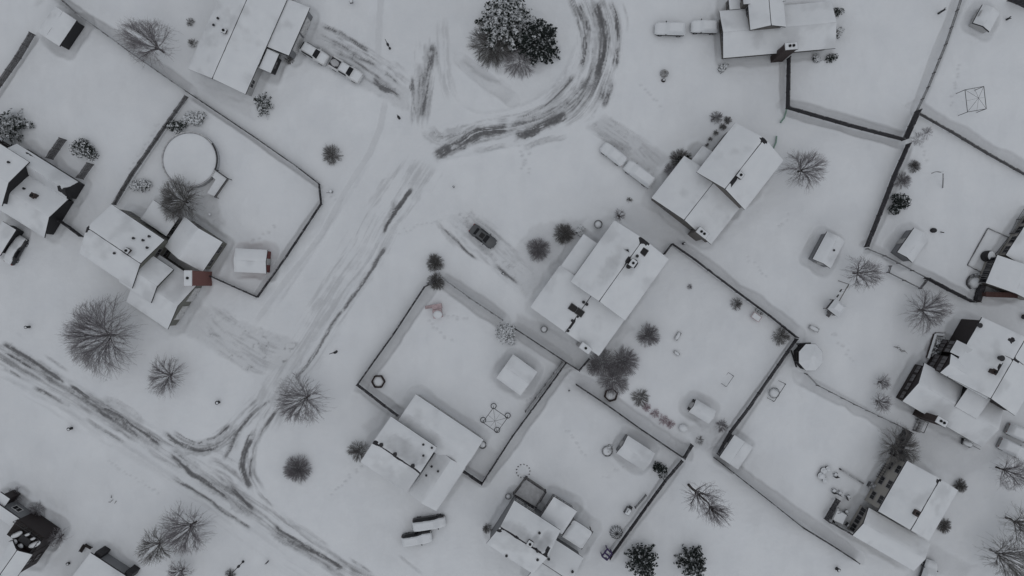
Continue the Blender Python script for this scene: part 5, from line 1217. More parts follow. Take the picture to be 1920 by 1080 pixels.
def patio():
    # tan house patio: table, chairs, planters
    w = W(*C('H11', (205, 560)), .75); root = empty('patio_table', (w[0], w[1], 0)); tag(root, 'square snow covered patio table inside the dark corner fence', 'table')
    m = MB(); m.box((w[0], w[1], .72), (1.9, 1.8, .06), R(-25)); m.build('table_top', 'dark_metal', root); m = MB(); m.box((w[0], w[1], .88), (1.9, 1.8, .26), R(-25), taper=.86); m.build('snow_cover', 'snow', root)
    for sx in (-.8, .8):
        for sy in (-.75, .75): q = frame(-25); q = q[0] * sx + q[1] * sy; m = MB(); m.tube((w[0] + q[0], w[1] + q[1], 0), (w[0] + q[0], w[1] + q[1], .69), .04); m.build('leg', 'dark_metal', root)
    for (x, y, an, lab) in ((258, 510, 40, 'patio chair behind the square table'), (265, 620, -40, 'patio chair right of the square table'), (178, 492, 100, 'patio chair left behind the square table'), (120, 588, 200, 'patio chair in the fence corner'), (272, 380, 20, 'chair at the right end of the snowy chair row'), (200, 345, 60, 'chair in the middle of the snowy chair row'), (150, 325, 90, 'chair at the left end of the snowy chair row'), (165, 185, 100, 'chair at the head of the snowy path')):
        w = W(*C('H11', (x, y))); root = empty('patio_chair', (w[0], w[1], 0), R(an)); tag(root, lab, 'chair', 'patio chairs of the tan house')
        for nm, c, s in (('seat', (0, 0, .44), (.6, .6, .06)), ('backrest', (-.3, 0, .75), (.06, .6, .6))): m = MB(); m.box(c, s); m.build(nm, 'dark_metal', root, org=(0, 0, 0))
        for sx in (-.26, .26):
            for sy in (-.26, .26): m = MB(); m.tube((sx, sy, 0), (sx, sy, .42), .03); m.build('leg', 'dark_metal', root, org=(0, 0, 0))
        m = MB(); m.dome((.03, 0, .47), .3, .3, .2); m.build('snow_cap', 'snow', root, True, org=(0, 0, 0))
    a, b = W(*C('H11', (205, 135))), W(*C('H11', (410, 262))); root = empty('garden_edging', (a[0], a[1], 0)); tag(root, 'low timber edging along the snowy path by the tan house', 'edging')
    m = MB(); m.box(((a[0] + b[0]) / 2, (a[1] + b[1]) / 2, .2), ((a - b).length, .22, .4), math.atan2(b[1] - a[1], b[0] - a[0])); m.build('timber', 'fence_grey', root); m = MB(); m.tube((a[0], a[1], 0), (a[0], a[1], .6), .1); m.build('stake', 'fence_dark', root)
    w = W(*C('H11', (85, 180))); root = empty('covered_planter', (w[0], w[1], 0)); tag(root, 'clump of purple grey planters at the end of the snowy path', 'planter')
    for k, (dx, dy, r) in enumerate(((-.5, .6, .5), (-.9, -.2, .55), (.2, .9, .4), (-.3, -.9, .4))): m = MB(); m.tube((w[0] + dx, w[1] + dy, 0), (w[0] + dx, w[1] + dy, .5), r * .8, r, 12); m.build('pot', 'pot', root); m = MB(); m.dome((w[0] + dx + .1, w[1] + dy - .1, .46), r * .9, r * .8, .3, jit=.2); m.build('snow_cap', 'snow', root, True)
    a = W(*C('H11', (600, 85))); b = W(*C('H11', (530, 200))); root = empty('leaning_trellis', (a[0], a[1], 0)); tag(root, 'dark trellis between the firewood and the tan house', 'trellis')
    m = MB(); m.tube((a[0], a[1], 1.4), (b[0], b[1], 1.4), .05); m.tube((a[0], a[1], .5), (b[0], b[1], .5), .05)
    for k in range(7): q = a.lerp(b, k / 6); m.tube((q[0], q[1], 0), (q[0], q[1], 1.7), .04)
    m.build('trellis', 'fence_dark', root)
    for (x, y, lab) in ((475, 275, 'small air conditioner below the tan house windows'),):
        w = W(*C('H11', (x, y))); root = empty('air_conditioner', (w[0], w[1], 0)); tag(root, lab, 'air conditioner'); m = MB(); m.box((w[0], w[1], .45), (.85, .85, .9), R(-30)); m.build('casing', 'metal', root); m = MB(); m.ring((w[0], w[1], .92), .32, .03, 16); m.build('fan_guard', 'dark_metal', root)
    # steps and railing in front of the brown house porch
    a, b = W(*C('H10', (215, 790))), W(*C('H10', (195, 870))); root = empty('porch_steps', (a[0], a[1], 0)); tag(root, 'railed wooden steps beside the dark chimney of the brown house', 'steps')
    d = (b - a).normalized(); n = Vector((-d[1], d[0], 0)); an = math.atan2(d[1], d[0])
    for k in range(5): q = a.lerp(b, k / 4); m = MB(); m.box((q[0], q[1], .55 - .12 * k), (.38, 1.2, .1), an); m.build('tread', 'fence_grey', root)
    for s in (-.65, .65): m = MB(); m.tube(a + n * s + Vector((0, 0, 1.4)), b + n * s + Vector((0, 0, .9)), .05); m.tube(b + n * s, b + n * s + Vector((0, 0, .95)), .05); m.tube(a + n * s, a + n * s + Vector((0, 0, 1.4)), .05); m.build('railing', 'fence_dark', root)
    # hedge rail along brown house base
    ps = [W(*p) for p in C('H10', (385, 150), (325, 145), (300, 230), (270, 325))]; root = empty('bed_wall', (ps[0][0], ps[0][1], 0)); tag(root, 'low curved stone wall round the bushes of the dark brown house', 'garden wall')
    m = MB(); m.path([p + Vector((0, 0, .25)) for p in ps], .3, 8); m.build('stones', 'brick_dark', root); m = MB(); m.path([p + Vector((0, 0, .5)) for p in ps], .2, 8); m.build('snow_cap', 'snow', root)
    w = W(*C('H10', (560, 960))); root = empty('hose_reel', (w[0], w[1], 0)); tag(root, 'half buried cart beside the garage of the dark brown house', 'cart')
    m = MB(); m.box((w[0], w[1], .45), (1.6, .8, .5), R(-25)); m.build('tray', 'metal', root)
    for s in (-.6, .6): m = MB(); q = frame(-25)[0] * s; m.tube((w[0] + q[0], w[1] + q[1] - .45, .2), (w[0] + q[0], w[1] + q[1] + .45, .2), .2, n=12); m.build('wheel', 'tyre', root)
    m = MB(); m.tube((w[0] + .7, w[1] - .3, .6), (w[0] + 1.8, w[1] - .9, .8), .04); m.build('handle', 'dark_metal', root); m = MB(); m.dome((w[0], w[1], .68), .75, .4, .22, rot=R(-25)); m.build('snow_cap', 'snow', root, True)
    # bottom left table thing
    ps = C('H4', (850, 830), (895, 755), (960, 790)); q = [W(*p, .7) for p in ps]; root = empty('corner_bench', (q[1][0], q[1][1], 0)); tag(root, 'dark angled bench in the snow above the low grey house', 'bench')
    for a, b in zip(q, q[1:]): m = MB(); m.box(((a[0] + b[0]) / 2, (a[1] + b[1]) / 2, .45), ((a - b).length, .45, .1), math.atan2(b[1] - a[1], b[0] - a[0])); m.build('seat', 'wood_floor', root)
    for p in q: m = MB(); m.tube((p[0], p[1], 0), (p[0], p[1], .42), .06); m.build('leg', 'wood_floor', root)
    m = MB(); m.path([p + Vector((-.05, .2, .15)) for p in q], .07); m.build('backrest', 'wood_floor', root)
    small_post('small dark stump in the snow between the two bottom left houses', 129, 1056, .35, .2, 'stump', 'stump')
    for i, pts in enumerate((C('D', (105, 615), (92, 660), (70, 690)), C('D', (48, 765), (45, 800), (30, 835)))):
        q = [W(*p, .35) for p in pts]; m = MB(); m.path(q, .13, 8); o = m.build('downspout_drain', 'green_hose', None, org=q[0]); tag(o, ('upper' if i == 0 else 'lower') + ' pale green drain hose lying near the black fence corner', 'hose', 'green hoses')
    m = MB(); q = C('I', (970, 225), (990, 228)); m.tube(W(*q[0], .3), W(*q[1], .3), .08); w = W(1750, 432); m.dome((w[0], w[1], 0), .55, .4, .45); o = m.build('snow_shovel', 'dark_metal', None, org=(w[0], w[1], 0)); tag(o, 'dark shovel and pile in the yard of the drift ringed shed', 'shovel')
    for (px, py, h, lab) in ((1887, 37, 1.0, 'small post in the top right corner yard'), (1760, 25, 1.8, 'bare stake at the top edge beside the fence')): small_post(lab, px, py, h, .16)
    o = fence('black boards crossing the top right corner', [(1888, 2), (1905, 8), (1925, 18)], 1.8)
    # stones along the wall line left of the pool steps
    w = W(395, 403); root = empty('garden_light', (w[0], w[1], 0)); tag(root, 'small white garden light beside the pool tree', 'garden light'); m = MB(); m.tube((w[0], w[1], 0), (w[0], w[1], .5), .08); m.build('stem', 'dark_metal', root); m = MB(); m.dome((w[0], w[1], .5), .22, .22, .25); m.build('snow_cap', 'snow', root, True)
    # mailbox by ranch drive, small things near top edge
    w = W(661, 6); root = empty('mail_box', (w[0], w[1], 0)); tag(root, 'snow capped box on a post at the top edge near the ranch house', 'mailbox'); m = MB(); m.tube((w[0], w[1], 0), (w[0], w[1], 1.0), .06); m.build('post', 'dark_metal', root); m = MB(); m.box((w[0], w[1], 1.15), (.5, .9, .4), R(15)); m.build('box', 'metal', root); m = MB(); m.dome((w[0], w[1], 1.35), .26, .45, .14, rot=R(15)); m.build('snow_cap', 'snow', root, True)
patio()
# ---------------------------------------------------------------- ground, streets, drives: one height field, cut into surfaces
XA, XB, YA, YB, ST = -92, 92, -56, 56, .16
gx = np.arange(XA, XB + ST / 2, ST); gy = np.arange(YA, YB + ST / 2, ST)
GX, GY = np.meshgrid(gx, gy, indexing='ij'); nX, nY = GX.shape
HT = (fbm(GX * .08, GY * .08, 1, 3) - .5) * .35 + (fbm(GX * .45, GY * .45, 2, 4) - .5) * .17 + (fbm(GX * 2.2, GY * 2.2, 4, 3) - .5) * .045
SL = np.zeros_like(GX); THIN_SHADE = np.zeros_like(GX)  # grey share: thin snow, plus shade painted round houses
THIN_SHADE += .11 * sstep(.42, .72, fbm(GX * .1, GY * .1, 8, 4)) + .05 * sstep(.5, .7, fbm(GX * .6, GY * .25, 9, 4))
def px2(pts): return [tuple(W(*p)[:2]) for p in pts]
def near(pts, reach):
    P = np.array(pts); x0, y0 = P.min(0) - reach; x1, y1 = P.max(0) + reach
    i0, i1 = max(0, int((x0 - XA) / ST)), min(nX, int((x1 - XA) / ST) + 2); j0, j1 = max(0, int((y0 - YA) / ST)), min(nY, int((y1 - YA) / ST) + 2)
    if i1 <= i0 or j1 <= j0: return None
    sl = (slice(i0, i1), slice(j0, j1)); X, Y = GX[sl], GY[sl]; best = np.full(X.shape, 1e9); s = np.zeros(X.shape); lat = np.zeros(X.shape); acc = 0
    for (ax, ay), (bx, by) in zip(pts, pts[1:]):
        dx, dy = bx - ax, by - ay; L = math.hypot(dx, dy) + 1e-9; t = np.clip(((X - ax) * dx + (Y - ay) * dy) / L / L, 0, 1)
        d = np.hypot(X - ax - t * dx, Y - ay - t * dy); m = d < best; best = np.where(m, d, best); s = np.where(m, acc + t * L, s)
        lat = np.where(m, np.sign((X - ax) * dy - (Y - ay) * dx) * d, lat); acc += L
    return sl, X, Y, best, s, lat, acc
SEED = [500]
def smooth_pts(pts, n=2):
    for _ in range(n):
        q = [pts[0]]
        for a, b in zip(pts, pts[1:]): q += [(a[0] * .75 + b[0] * .25, a[1] * .75 + b[1] * .25), (a[0] * .25 + b[0] * .75, a[1] * .25 + b[1] * .75)]
        pts = q + [pts[-1]]
    return pts
def track(pts, wpx, amt, dash=.5, rut=.05, fade=1.5, crop=None, stretch=2.6):
    """a wheel track worn through the snow to wet asphalt"""
    if crop: pts = C(crop, *pts)
    pts = px2(smooth_pts(pts)); w = wpx / S / 2; w *= 1.15; r = near(pts, w * 2.2 + .4); SEED[0] += 7
    if r is None: return
    sl, X, Y, d, s, lat, L = r
    lw = lat + (fbm(s / 2.5, lat * 0 + 3, SEED[0] + 2) - .5) * w * 1.2
    n = fbm(s / stretch, lat / .22, SEED[0], 4); n2 = fbm(X * 1.5, Y * 1.5, SEED[0] + 3, 4); n3 = fbm(s / 5, lat / .9, SEED[0] + 5, 3)
    prof = 1 - sstep(.25, 1.35, np.abs(lw) / w + (n2 - .5) * 1.1); end = sstep(0, fade * 1.6, s) * sstep(0, fade * 1.6, L - s)
    th0 = .40 + .16 * dash
    v = amt * prof * end * sstep(th0 - .1, th0 + .16, n * .45 + n2 * .3 + n3 * .25)
    core = (1 - sstep(.82, 1.12, np.abs(lw) / w + (n2 - .5) * .75)) * end * sstep(.30 + .12 * dash, .42 + .12 * dash, n3 * .5 + n2 * .5)
    line = sstep(.52, .70, n); crack = sstep(.60, .72, fbm(s / 7, lat / .3, SEED[0] + 9, 3))
    SL[sl] = np.maximum(SL[sl], np.maximum(v, amt * core * (.30 + .5 * line)) * (1 - .75 * crack)); THIN_SHADE[sl] = np.maximum(THIN_SHADE[sl], np.maximum(amt * core * (1 - .6 * crack), np.minimum(.5, amt * .6) * (1 - sstep(.4, 1.7, np.abs(lw) / w + (n2 - .5) * .8)) * end))
    HT[sl] -= rut * prof * end
    HT[sl] += rut * .8 * np.exp(-((np.abs(lw) - w * 1.35) / .18) ** 2) * end * n2 * 1.4
def smear(pts, wpx, amt, crop=None, soft=1.0, scale=1.3, thin=None):
    if crop: pts = C(crop, *pts)
    pts = px2(pts); w = wpx / S / 2; r = near(pts, w * 2 + .5); SEED[0] += 7
    if r is None: return
    sl, X, Y, d, s, lat, L = r; n = fbm(X * scale, Y * scale, SEED[0], 4)
    prof = 1 - sstep(.3, 1.2, d / w + (n - .5) * 1.1)
    SL[sl] = np.maximum(SL[sl], amt * prof * sstep(.5, .72, n)); THIN_SHADE[sl] = np.maximum(THIN_SHADE[sl], (amt * .8 if thin is None else thin) * prof)
def band(pts, wpx, amt, side=0, dip=.16, crop=None, crest=.1):
    """wind scoop beside a fence or wall: hollowed snow with a soft lip, greyer in colour"""
    if crop: pts = C(crop, *pts)
    pts = px2(pts); w = wpx / S; r = near(pts, w * 1.6 + .5); SEED[0] += 7
    if r is None: return
    sl, X, Y, d, s, lat, L = r; n = fbm(s / 4, lat * .15, SEED[0], 3); ww = w * (.7 + .6 * n)
    a = lat if side >= 0 else -lat; k = 1 - sstep(.82, 1.0, np.where(a > 0, a / ww, 9)); k = k if side else np.maximum(k, 1 - sstep(.8, 1.0, d / ww))
    k = k * sstep(0, 1.2, s + .6) * sstep(0, 1.2, L - s + .6)
    THIN_SHADE[sl] = np.maximum(THIN_SHADE[sl], amt * k * (.65 + .5 * fbm(X * .8, Y * .8, SEED[0] + 1, 3))); HT[sl] -= dip * k
    HT[sl] += crest * np.exp(-((np.where(a > -.3, np.abs(d), 99) - ww) / .35) ** 2)
def inside(poly):
    P = np.array(poly); x0, y0 = P.min(0); x1, y1 = P.max(0)
    i0, i1 = max(0, int((x0 - XA) / ST)), min(nX, int((x1 - XA) / ST) + 2); j0, j1 = max(0, int((y0 - YA) / ST)), min(nY, int((y1 - YA) / ST) + 2)
    sl = (slice(i0, i1), slice(j0, j1)); X, Y = GX[sl], GY[sl]; m = np.zeros(X.shape, bool); n = len(poly)
    for i in range(n):
        (ax, ay), (bx, by) = poly[i], poly[(i + 1) % n]
        if ay == by: continue
        m ^= ((ay > Y) != (by > Y)) & (X < (bx - ax) * (Y - ay) / (by - ay) + ax)
    return sl, m
def patch(pts, amt, crop=None, soft=.5, slush=0, dip=.08, scale=.9):
    """an area of thinner, trodden or swept snow"""
    if crop: pts = C(crop, *pts)
    q = px2(pts); r = near(q + [q[0]], .5)
    if r is None: return
    sl, X, Y, d, s, lat, L = r
    sl2, m2 = inside(q); full = np.zeros(GX.shape, bool); full[sl2] = m2; m = full[sl]
    sd = np.where(m, d, -d) + (fbm(X * 1.1, Y * 1.1, SEED[0] + 5, 3) - .5) * soft * 1.6; SEED[0] += 7
    k = sstep(-soft, soft, sd); n = fbm(X * scale, Y * scale, SEED[0], 4)
    THIN_SHADE[sl] = np.maximum(THIN_SHADE[sl], k * amt * (.75 + .5 * n))
    if slush: n = fbm(X * 2.1, Y * 2.1, SEED[0] + 2, 5); SL[sl] = np.maximum(SL[sl], k * slush * sstep(.48, .7, n) * sstep(.46, .62, fbm(X * .55, Y * .55, SEED[0] + 3, 3)))
    HT[sl] -= dip * k

# hollows around every house and shed, with shade painted in as greyer snow
for cx, cy, hu, hv, th in FOOT:
    a, b = frame(th); wx, wy = a * cx + b * cy; R0 = math.hypot(hu, hv) + 4; small = max(hu, hv) < 3.2
    i0, i1 = max(0, int((wx - R0 - XA) / ST)), min(nX, int((wx + R0 - XA) / ST)); j0, j1 = max(0, int((wy - R0 - YA) / ST)), min(nY, int((wy + R0 - YA) / ST))
    if i1 <= i0 or j1 <= j0: continue
    sl = (slice(i0, i1), slice(j0, j1)); X, Y = GX[sl], GY[sl]
    du = np.abs(X * a[0] + Y * a[1] - cx) - hu; dv = np.abs(X * b[0] + Y * b[1] - cy) - hv
    d = np.where((du > 0) & (dv > 0), np.hypot(du, dv), np.maximum(du, dv)); n = fbm(X * .35, Y * .35, 71, 3); wd = (1.5 if small else 1.5) * (.55 + .9 * n)
    k = 1 - sstep(.55, 1.0, d / wd)
    HT[sl] -= k * .10; HT[sl] += (.14 if small else .06) * np.exp(-((d - wd * 1.05) / .4) ** 2); THIN_SHADE[sl] = np.maximum(THIN_SHADE[sl], k * (.30 if small else .18) * (.6 + .6 * n))

# --- side street
road_poly = [(720, -60), (740, 60), (742, 150), (760, 230), (712, 300), (625, 425), (520, 575), (478, 640), (470, 720), (430, 790), (400, 822), (350, 836), (280, 800), (180, 748), (0, 640), (-120, 570), (-120, 640), (0, 712), (130, 775), (240, 842), (330, 905), (480, 1010), (640, 1110), (760, 1130), (660, 1070), (560, 1005), (500, 950), (470, 910), (468, 860), (490, 815), (530, 765), (545, 715), (595, 650), (660, 560), (725, 460), (745, 415), (790, 350), (812, 308), (880, 280), (960, 266), (1040, 245), (1100, 205), (1150, 150), (1170, 80), (1160, -60), (1068, -60), (1082, 20), (1085, 90), (1060, 145), (1010, 190), (950, 212), (890, 215), (850, 190), (832, 130), (838, 60), (850, -60)]
patch(road_poly, .10, soft=.6, dip=.05, scale=.5)
for pts, w, a, dash, crop in [
    ([(880, 400), (885, 500), (905, 680)], 9, .75, .5, 'B'), ([(985, 220), (995, 330), (960, 450), (950, 560), (925, 690)], 11, .75, .5, 'B'), ([(930, 330), (935, 440), (910, 560)], 16, .5, .7, 'B'), ([(1005, 230), (1000, 360)], 10, .6, .5, 'B'),
    ([(985, 700), (1030, 780), (1090, 740)], 10, .6, .6, 'B'), ([(990, 895), (1080, 835), (1170, 795), (1230, 745), (1310, 728), (1440, 728)], 20, 1.0, -.15, 'B'), ([(1000, 880), (1100, 800), (1190, 740), (1260, 690)], 12, .6, .5, 'B'), ([(1220, 690), (1290, 685)], 9, .6, .6, 'B'), ([(1340, 680), (1440, 672)], 7, .7, .5, 'B'), ([(1200, 830), (1290, 850), (1360, 820), (1430, 815)], 9, .45, .7, 'B'),
    ([(-5, 770), (70, 750), (150, 725), (230, 690), (320, 615)], 18, 1.0, -.15, 'C'), ([(-5, 680), (80, 655), (200, 590), (290, 500), (365, 405)], 9, .7, .5, 'C'), ([(60, 690), (200, 640), (300, 560), (390, 460)], 14, .5, .7, 'C'), ([(180, 600), (290, 490), (360, 400)], 22, .35, .7, 'C'),
    ([(365, 0), (410, 90), (425, 180), (415, 330), (370, 420)], 12, .85, .25, 'C'), ([(470, -10), (510, 100), (525, 220), (510, 340), (470, 460)], 15, 1.0, -.1, 'C'), ([(545, -10), (590, 110), (600, 220), (580, 400)], 11, .85, .25, 'C'), ([(440, 20), (470, 130), (475, 260), (450, 400)], 9, .6, .5, 'C'), ([(620, 0), (650, 120), (648, 200)], 4, .35, .5, 'C'),
    ([(470, 430), (485, 470), (460, 480)], 11, .7, .2, 'C'), ([(560, 440), (545, 520), (510, 625)], 9, .9, .25, 'C'), ([(500, 470), (500, 560), (520, 600)], 10, .5, .6, 'C'), ([(545, 560), (512, 625)], 4, .8, .1, 'C'), ([(50, 835), (150, 800), (260, 770)], 10, .55, .6, 'C'), ([(130, 800), (250, 785), (320, 755)], 8, .4, .6, 'C'),
    ([(850, 1085), (880, 1010), (920, 950)], 9, .55, .5, 'B'), ([(880, 1080), (950, 1000), (960, 950)], 14, .35, .7, 'B'), ([(890, -40), (862, -5), (800, 95), (745, 170), (705, 250)], 8, 1.0, -.8, 'F'), ([(800, 20), (760, 130), (700, 230)], 12, .45, .6, 'F'), ([(930, 0), (885, 65)], 11, .45, .6, 'F'), ([(690, 270), (660, 295)], 10, .5, .4, 'F'),
    ([(738, 285), (700, 360), (640, 455), (590, 530), (535, 600), (470, 690)], 7, .7, -.5, 'F'), ([(615, 480), (570, 545)], 5, .8, .2, 'F'), ([(500, 640), (430, 740), (390, 810), (330, 910), (265, 1010), (200, 1075)], 6, .65, -.4, 'F'), ([(600, 340), (510, 480)], 14, .28, .7, 'F'), ([(455, 590), (420, 640)], 10, .45, .5, 'F'), ([(370, 720), (300, 830), (200, 1000)], 14, .35, .7, 'F'), ([(435, 715), (415, 755)], 7, .6, .4, 'F'),
    ([(440, 430), (330, 560), (220, 640), (90, 690), (-40, 715)], 18, .6, .35, 'C'), ([(525, 440), (540, 500), (500, 600)], 24, .6, .3, 'C'), ([(960, 380), (945, 520), (925, 690)], 26, .55, .3, 'B'), ([(985, 235), (975, 400)], 24, .5, .4, 'B'), ([(960, 700), (1010, 790), (1090, 770), (1180, 720)], 24, .5, .45, 'B'),
    # lower road
    ([(-10, 850), (140, 935), (370, 1075)], 20, .6, .3, 'E'), ([(350, 0), (540, 130), (740, 255), (930, 365)], 20, .6, .3, 'J'), ([(930, 370), (1090, 500), (1300, 640), (1450, 750)], 24, .55, .35, 'J'), ([(70, 795), (260, 920), (510, 1065)], 20, .6, .3, 'K'), ([(1000, 350), (1150, 370), (1280, 330), (1350, 240)], 20, .6, .3, 'J'), ([(560, 70), (690, 130), (830, 235)], 16, .35, .3, 'J'),
    ([(-5, 838), (60, 875), (140, 925), (250, 1000), (380, 1085)], 8, 1.0, .08, 'E'), ([(-5, 880), (120, 960), (330, 1085)], 7, .9, .2, 'E'), ([(0, 860), (150, 945), (300, 1040)], 11, .6, .6, 'E'), ([(-10, 980), (60, 1010), (150, 1060), (200, 1085)], 6, .6, .4, 'E'), ([(60, 760), (150, 830)], 5, .3, .4, 'E'), ([(235, 905), (300, 955), (400, 1015)], 5, .4, .3, 'E'),
    ([(370, 0), (440, 35), (530, 105)], 8, 1.0, .1, 'J'), ([(430, 70), (540, 130), (600, 185), (720, 240), (800, 330)], 8, .8, .2, 'J'), ([(540, 130), (640, 160), (740, 235), (830, 290), (920, 350)], 9, .95, .15, 'J'), ([(560, 150), (690, 230), (800, 290)], 12, .5, .6, 'J'), ([(170, 0), (240, 40), (330, 90), (410, 135)], 7, .75, .25, 'J'), ([(460, 180), (540, 235), (620, 280), (720, 345)], 5, .7, .25, 'J'), ([(740, 290), (790, 335)], 6, .6, .4, 'J'),
    ([(800, 340), (880, 400), (990, 470), (1050, 490)], 9, .4, .6, 'J'), ([(960, 265), (1050, 315), (1110, 345), (1160, 320), (1225, 300), (1305, 210)], 8, .95, .12, 'J'), ([(900, 260), (1000, 330), (1080, 375), (1170, 378), (1250, 330)], 9, .85, .25, 'J'), ([(930, 330), (1010, 370), (1090, 380)], 14, .45, .7, 'J'),
    ([(1440, 130), (1390, 200), (1330, 270), (1290, 370), (1240, 440)], 9, .8, .25, 'J'), ([(1345, 210), (1300, 300), (1280, 400)], 20, .6, .6, 'J'), ([(1440, 250), (1390, 340), (1355, 440), (1370, 520), (1420, 605)], 11, .95, .12, 'J'), ([(1440, 380), (1400, 450), (1410, 560)], 9, .7, .4, 'J'), ([(1280, 460), (1310, 490)], 14, .5, .6, 'J'),
    ([(940, 380), (1000, 440), (1090, 520), (1200, 585), (1320, 670)], 9, .85, .2, 'J'), ([(1100, 530), (1180, 570)], 10, .8, .2, 'J'), ([(1270, 560), (1330, 620), (1390, 680), (1445, 720)], 9, .95, .12, 'J'), ([(1200, 580), (1300, 650), (1440, 770)], 12, .55, .6, 'J'), ([(950, 510), (1050, 570), (1160, 645), (1290, 735), (1430, 830)], 6, .7, .25, 'J'), ([(1060, 440), (1100, 465)], 10, .6, .3, 'J'), ([(1150, 430), (1220, 440)], 12, .5, .5, 'J'),
    ([(0, 735), (45, 785)], 14, .8, .3, 'K'), ([(75, 785), (150, 835), (240, 895), (330, 945), (430, 1005), (510, 1055)], 8, 1.0, .08, 'K'), ([(80, 830), (200, 890), (300, 960), (470, 1060)], 12, .55, .6, 'K'), ([(60, 890), (110, 905)], 7, .5, .4, 'K'), ([(-5, 590), (50, 650), (110, 705)], 6, .6, .4, 'K'), ([(150, 740), (300, 835), (430, 930)], 6, .3, .5, 'K'), ([(510, 970), (600, 1025), (680, 1085)], 5, .5, .4, 'K'), ([(780, 945), (860, 1005), (950, 1075)], 5, .35, .6, 'K'), ([(815, 970), (855, 1005)], 7, .7, .2, 'K'),
    ([(110, 70), (50, 110), (0, 165)], 6, .6, .3, 'K'), ([(130, 130), (70, 220), (20, 280), (-5, 350)], 8, .75, .25, 'K'),
    # ranch drive
    ([(350, 130), (450, 180), (560, 245), (660, 300)], 8, .75, .25, 'B'), ([(400, 215), (480, 260), (560, 300)], 9, .8, .3, 'B'), ([(330, 190), (420, 230), (520, 290), (620, 345), (700, 390)], 8, .6, .4, 'B'), ([(290, 250), (420, 315), (560, 390), (640, 420)], 13, .55, .6, 'B'), ([(640, 420), (700, 480), (770, 510), (838, 570)], 13, .85, .35, 'B'), ([(680, 300), (710, 345)], 14, .5, .5, 'B'), ([(690, 390), (770, 440), (820, 490)], 7, .6, .4, 'B'), ([(700, 330), (830, 385)], 8, .3, .6, 'B'), ([(690, 480), (690, 520)], 10, .45, .5, 'B'), ([(640, 520), (655, 530)], 4, .6, .2, 'B'),
    # other drives
    ([(450, 700), (500, 750), (580, 780)], 8, .6, .4, 'C'), ([(460, 730), (520, 770)], 5, .7, .4, 'C'), ([(520, 655), (590, 695), (700, 760), (800, 830)], 5, .4, .4, 'C'), ([(615, 720), (665, 748)], 6, 1.0, 0, 'C'), ([(1000, 150), (1050, 215), (1120, 280), (1180, 330)], 9, .4, .6, 'F'), ([(1030, 190), (1130, 270), (1180, 335), (1260, 390)], 5, .7, -.2, 'F'), ([(1330, 395), (1400, 460), (1500, 530)], 6, .7, -.2, 'F'), ([(1200, 130), (1300, 190), (1420, 300), (1500, 370)], 4, .4, -.2, 'F'), ([(1050, 210), (1150, 310)], 14, .4, .3, 'F'), ([(1195, 130), (1290, 180), (1400, 290)], 5, .3, .4, 'F'), ([(1320, 390), (1400, 460), (1440, 500)], 8, .6, .4, 'F'), ([(1250, 350), (1330, 400)], 9, .35, .6, 'F'),
    ([(1120, 770), (1200, 800), (1270, 850)], 9, .45, .5, 'E'), ([(1190, 640), (1250, 690), (1330, 740)], 9, .4, .6, 'E'), ([(1080, 720), (1200, 830), (1400, 960)], 5, .3, .5, 'E'), ([(90, 780), (150, 850)], 9, .45, .5, 'F'), ([(30, 960), (70, 1000)], 6, .35, .5, 'F')]:
    track(pts, w, min(1, a * 1.05), dash, crop=crop, fade=1.0)
def streaks(pts, wpx, amt, slush, crop=None, stretch=7, lane=.5):
    """the whole carriageway: packed snow combed lengthwise by tyres"""
    if crop: pts = C(crop, *pts)
    pts = px2(smooth_pts(pts)); w = wpx / S / 2; r = near(pts, w * 1.3); SEED[0] += 11
    if r is None: return
    sl, X, Y, d, s, lat, L = r; n2 = fbm(X * .9, Y * .9, SEED[0] + 3, 4); wl = lat + (fbm(s / 6, s * 0, SEED[0] + 4, 2) - .5) * .8
    n = fbm(s / stretch, wl / lane, SEED[0], 3); nf = fbm(s / (stretch * .4), wl / .2, SEED[0] + 1, 3)
    k = (1 - sstep(.7, 1.1, np.abs(lat) / w + (n2 - .5) * .5)) * sstep(0, 3, s) * sstep(0, 3, L - s)
    v = n * .5 + nf * .3 + n2 * .2
    THIN_SHADE[sl] = np.maximum(THIN_SHADE[sl], k * amt * sstep(.36, .62, v)); SL[sl] = np.maximum(SL[sl], k * slush * sstep(.50, .66, v))
    HT[sl] += (nf - .5) * .05 * k
streaks([(1075, -60), (1110, 20), (1122, 80), (1112, 140), (1085, 190), (1040, 222)], 78, 1.0, .62, stretch=9, lane=.55)
streaks([(1085, 185), (1030, 215), (960, 236), (890, 248), (815, 285)], 44, .85, .55, stretch=6, lane=.5)
streaks([(793, 60), (797, 130), (790, 200), (782, 250)], 42, .75, .5, stretch=5, lane=.4); streaks([(830, 20), (830, 130), (850, 200)], 30, .35, .2)
streaks([(800, 290), (745, 375), (660, 500), (590, 620), (520, 720), (480, 800)], 92, .42, .26, stretch=9, lane=.8)
streaks([(-60, 630), (50, 690), (180, 765), (300, 838), (420, 912), (500, 970), (640, 1070), (720, 1110)], 40, .85, .5, stretch=8, lane=.45)
streaks([(-60, 650), (60, 710), (190, 790), (320, 868), (470, 985), (620, 1090)], 80, .2, .1, stretch=9, lane=.6)
streaks([(345, 838), (400, 838), (440, 800), (500, 740)], 34, .8, .5, stretch=5, lane=.4); streaks([(520, 755), (475, 820), (462, 880), (490, 930)], 26, .8, .5, stretch=5, lane=.4); streaks([(380, 860), (430, 880), (470, 920)], 60, .7, .4, stretch=4, lane=.6)
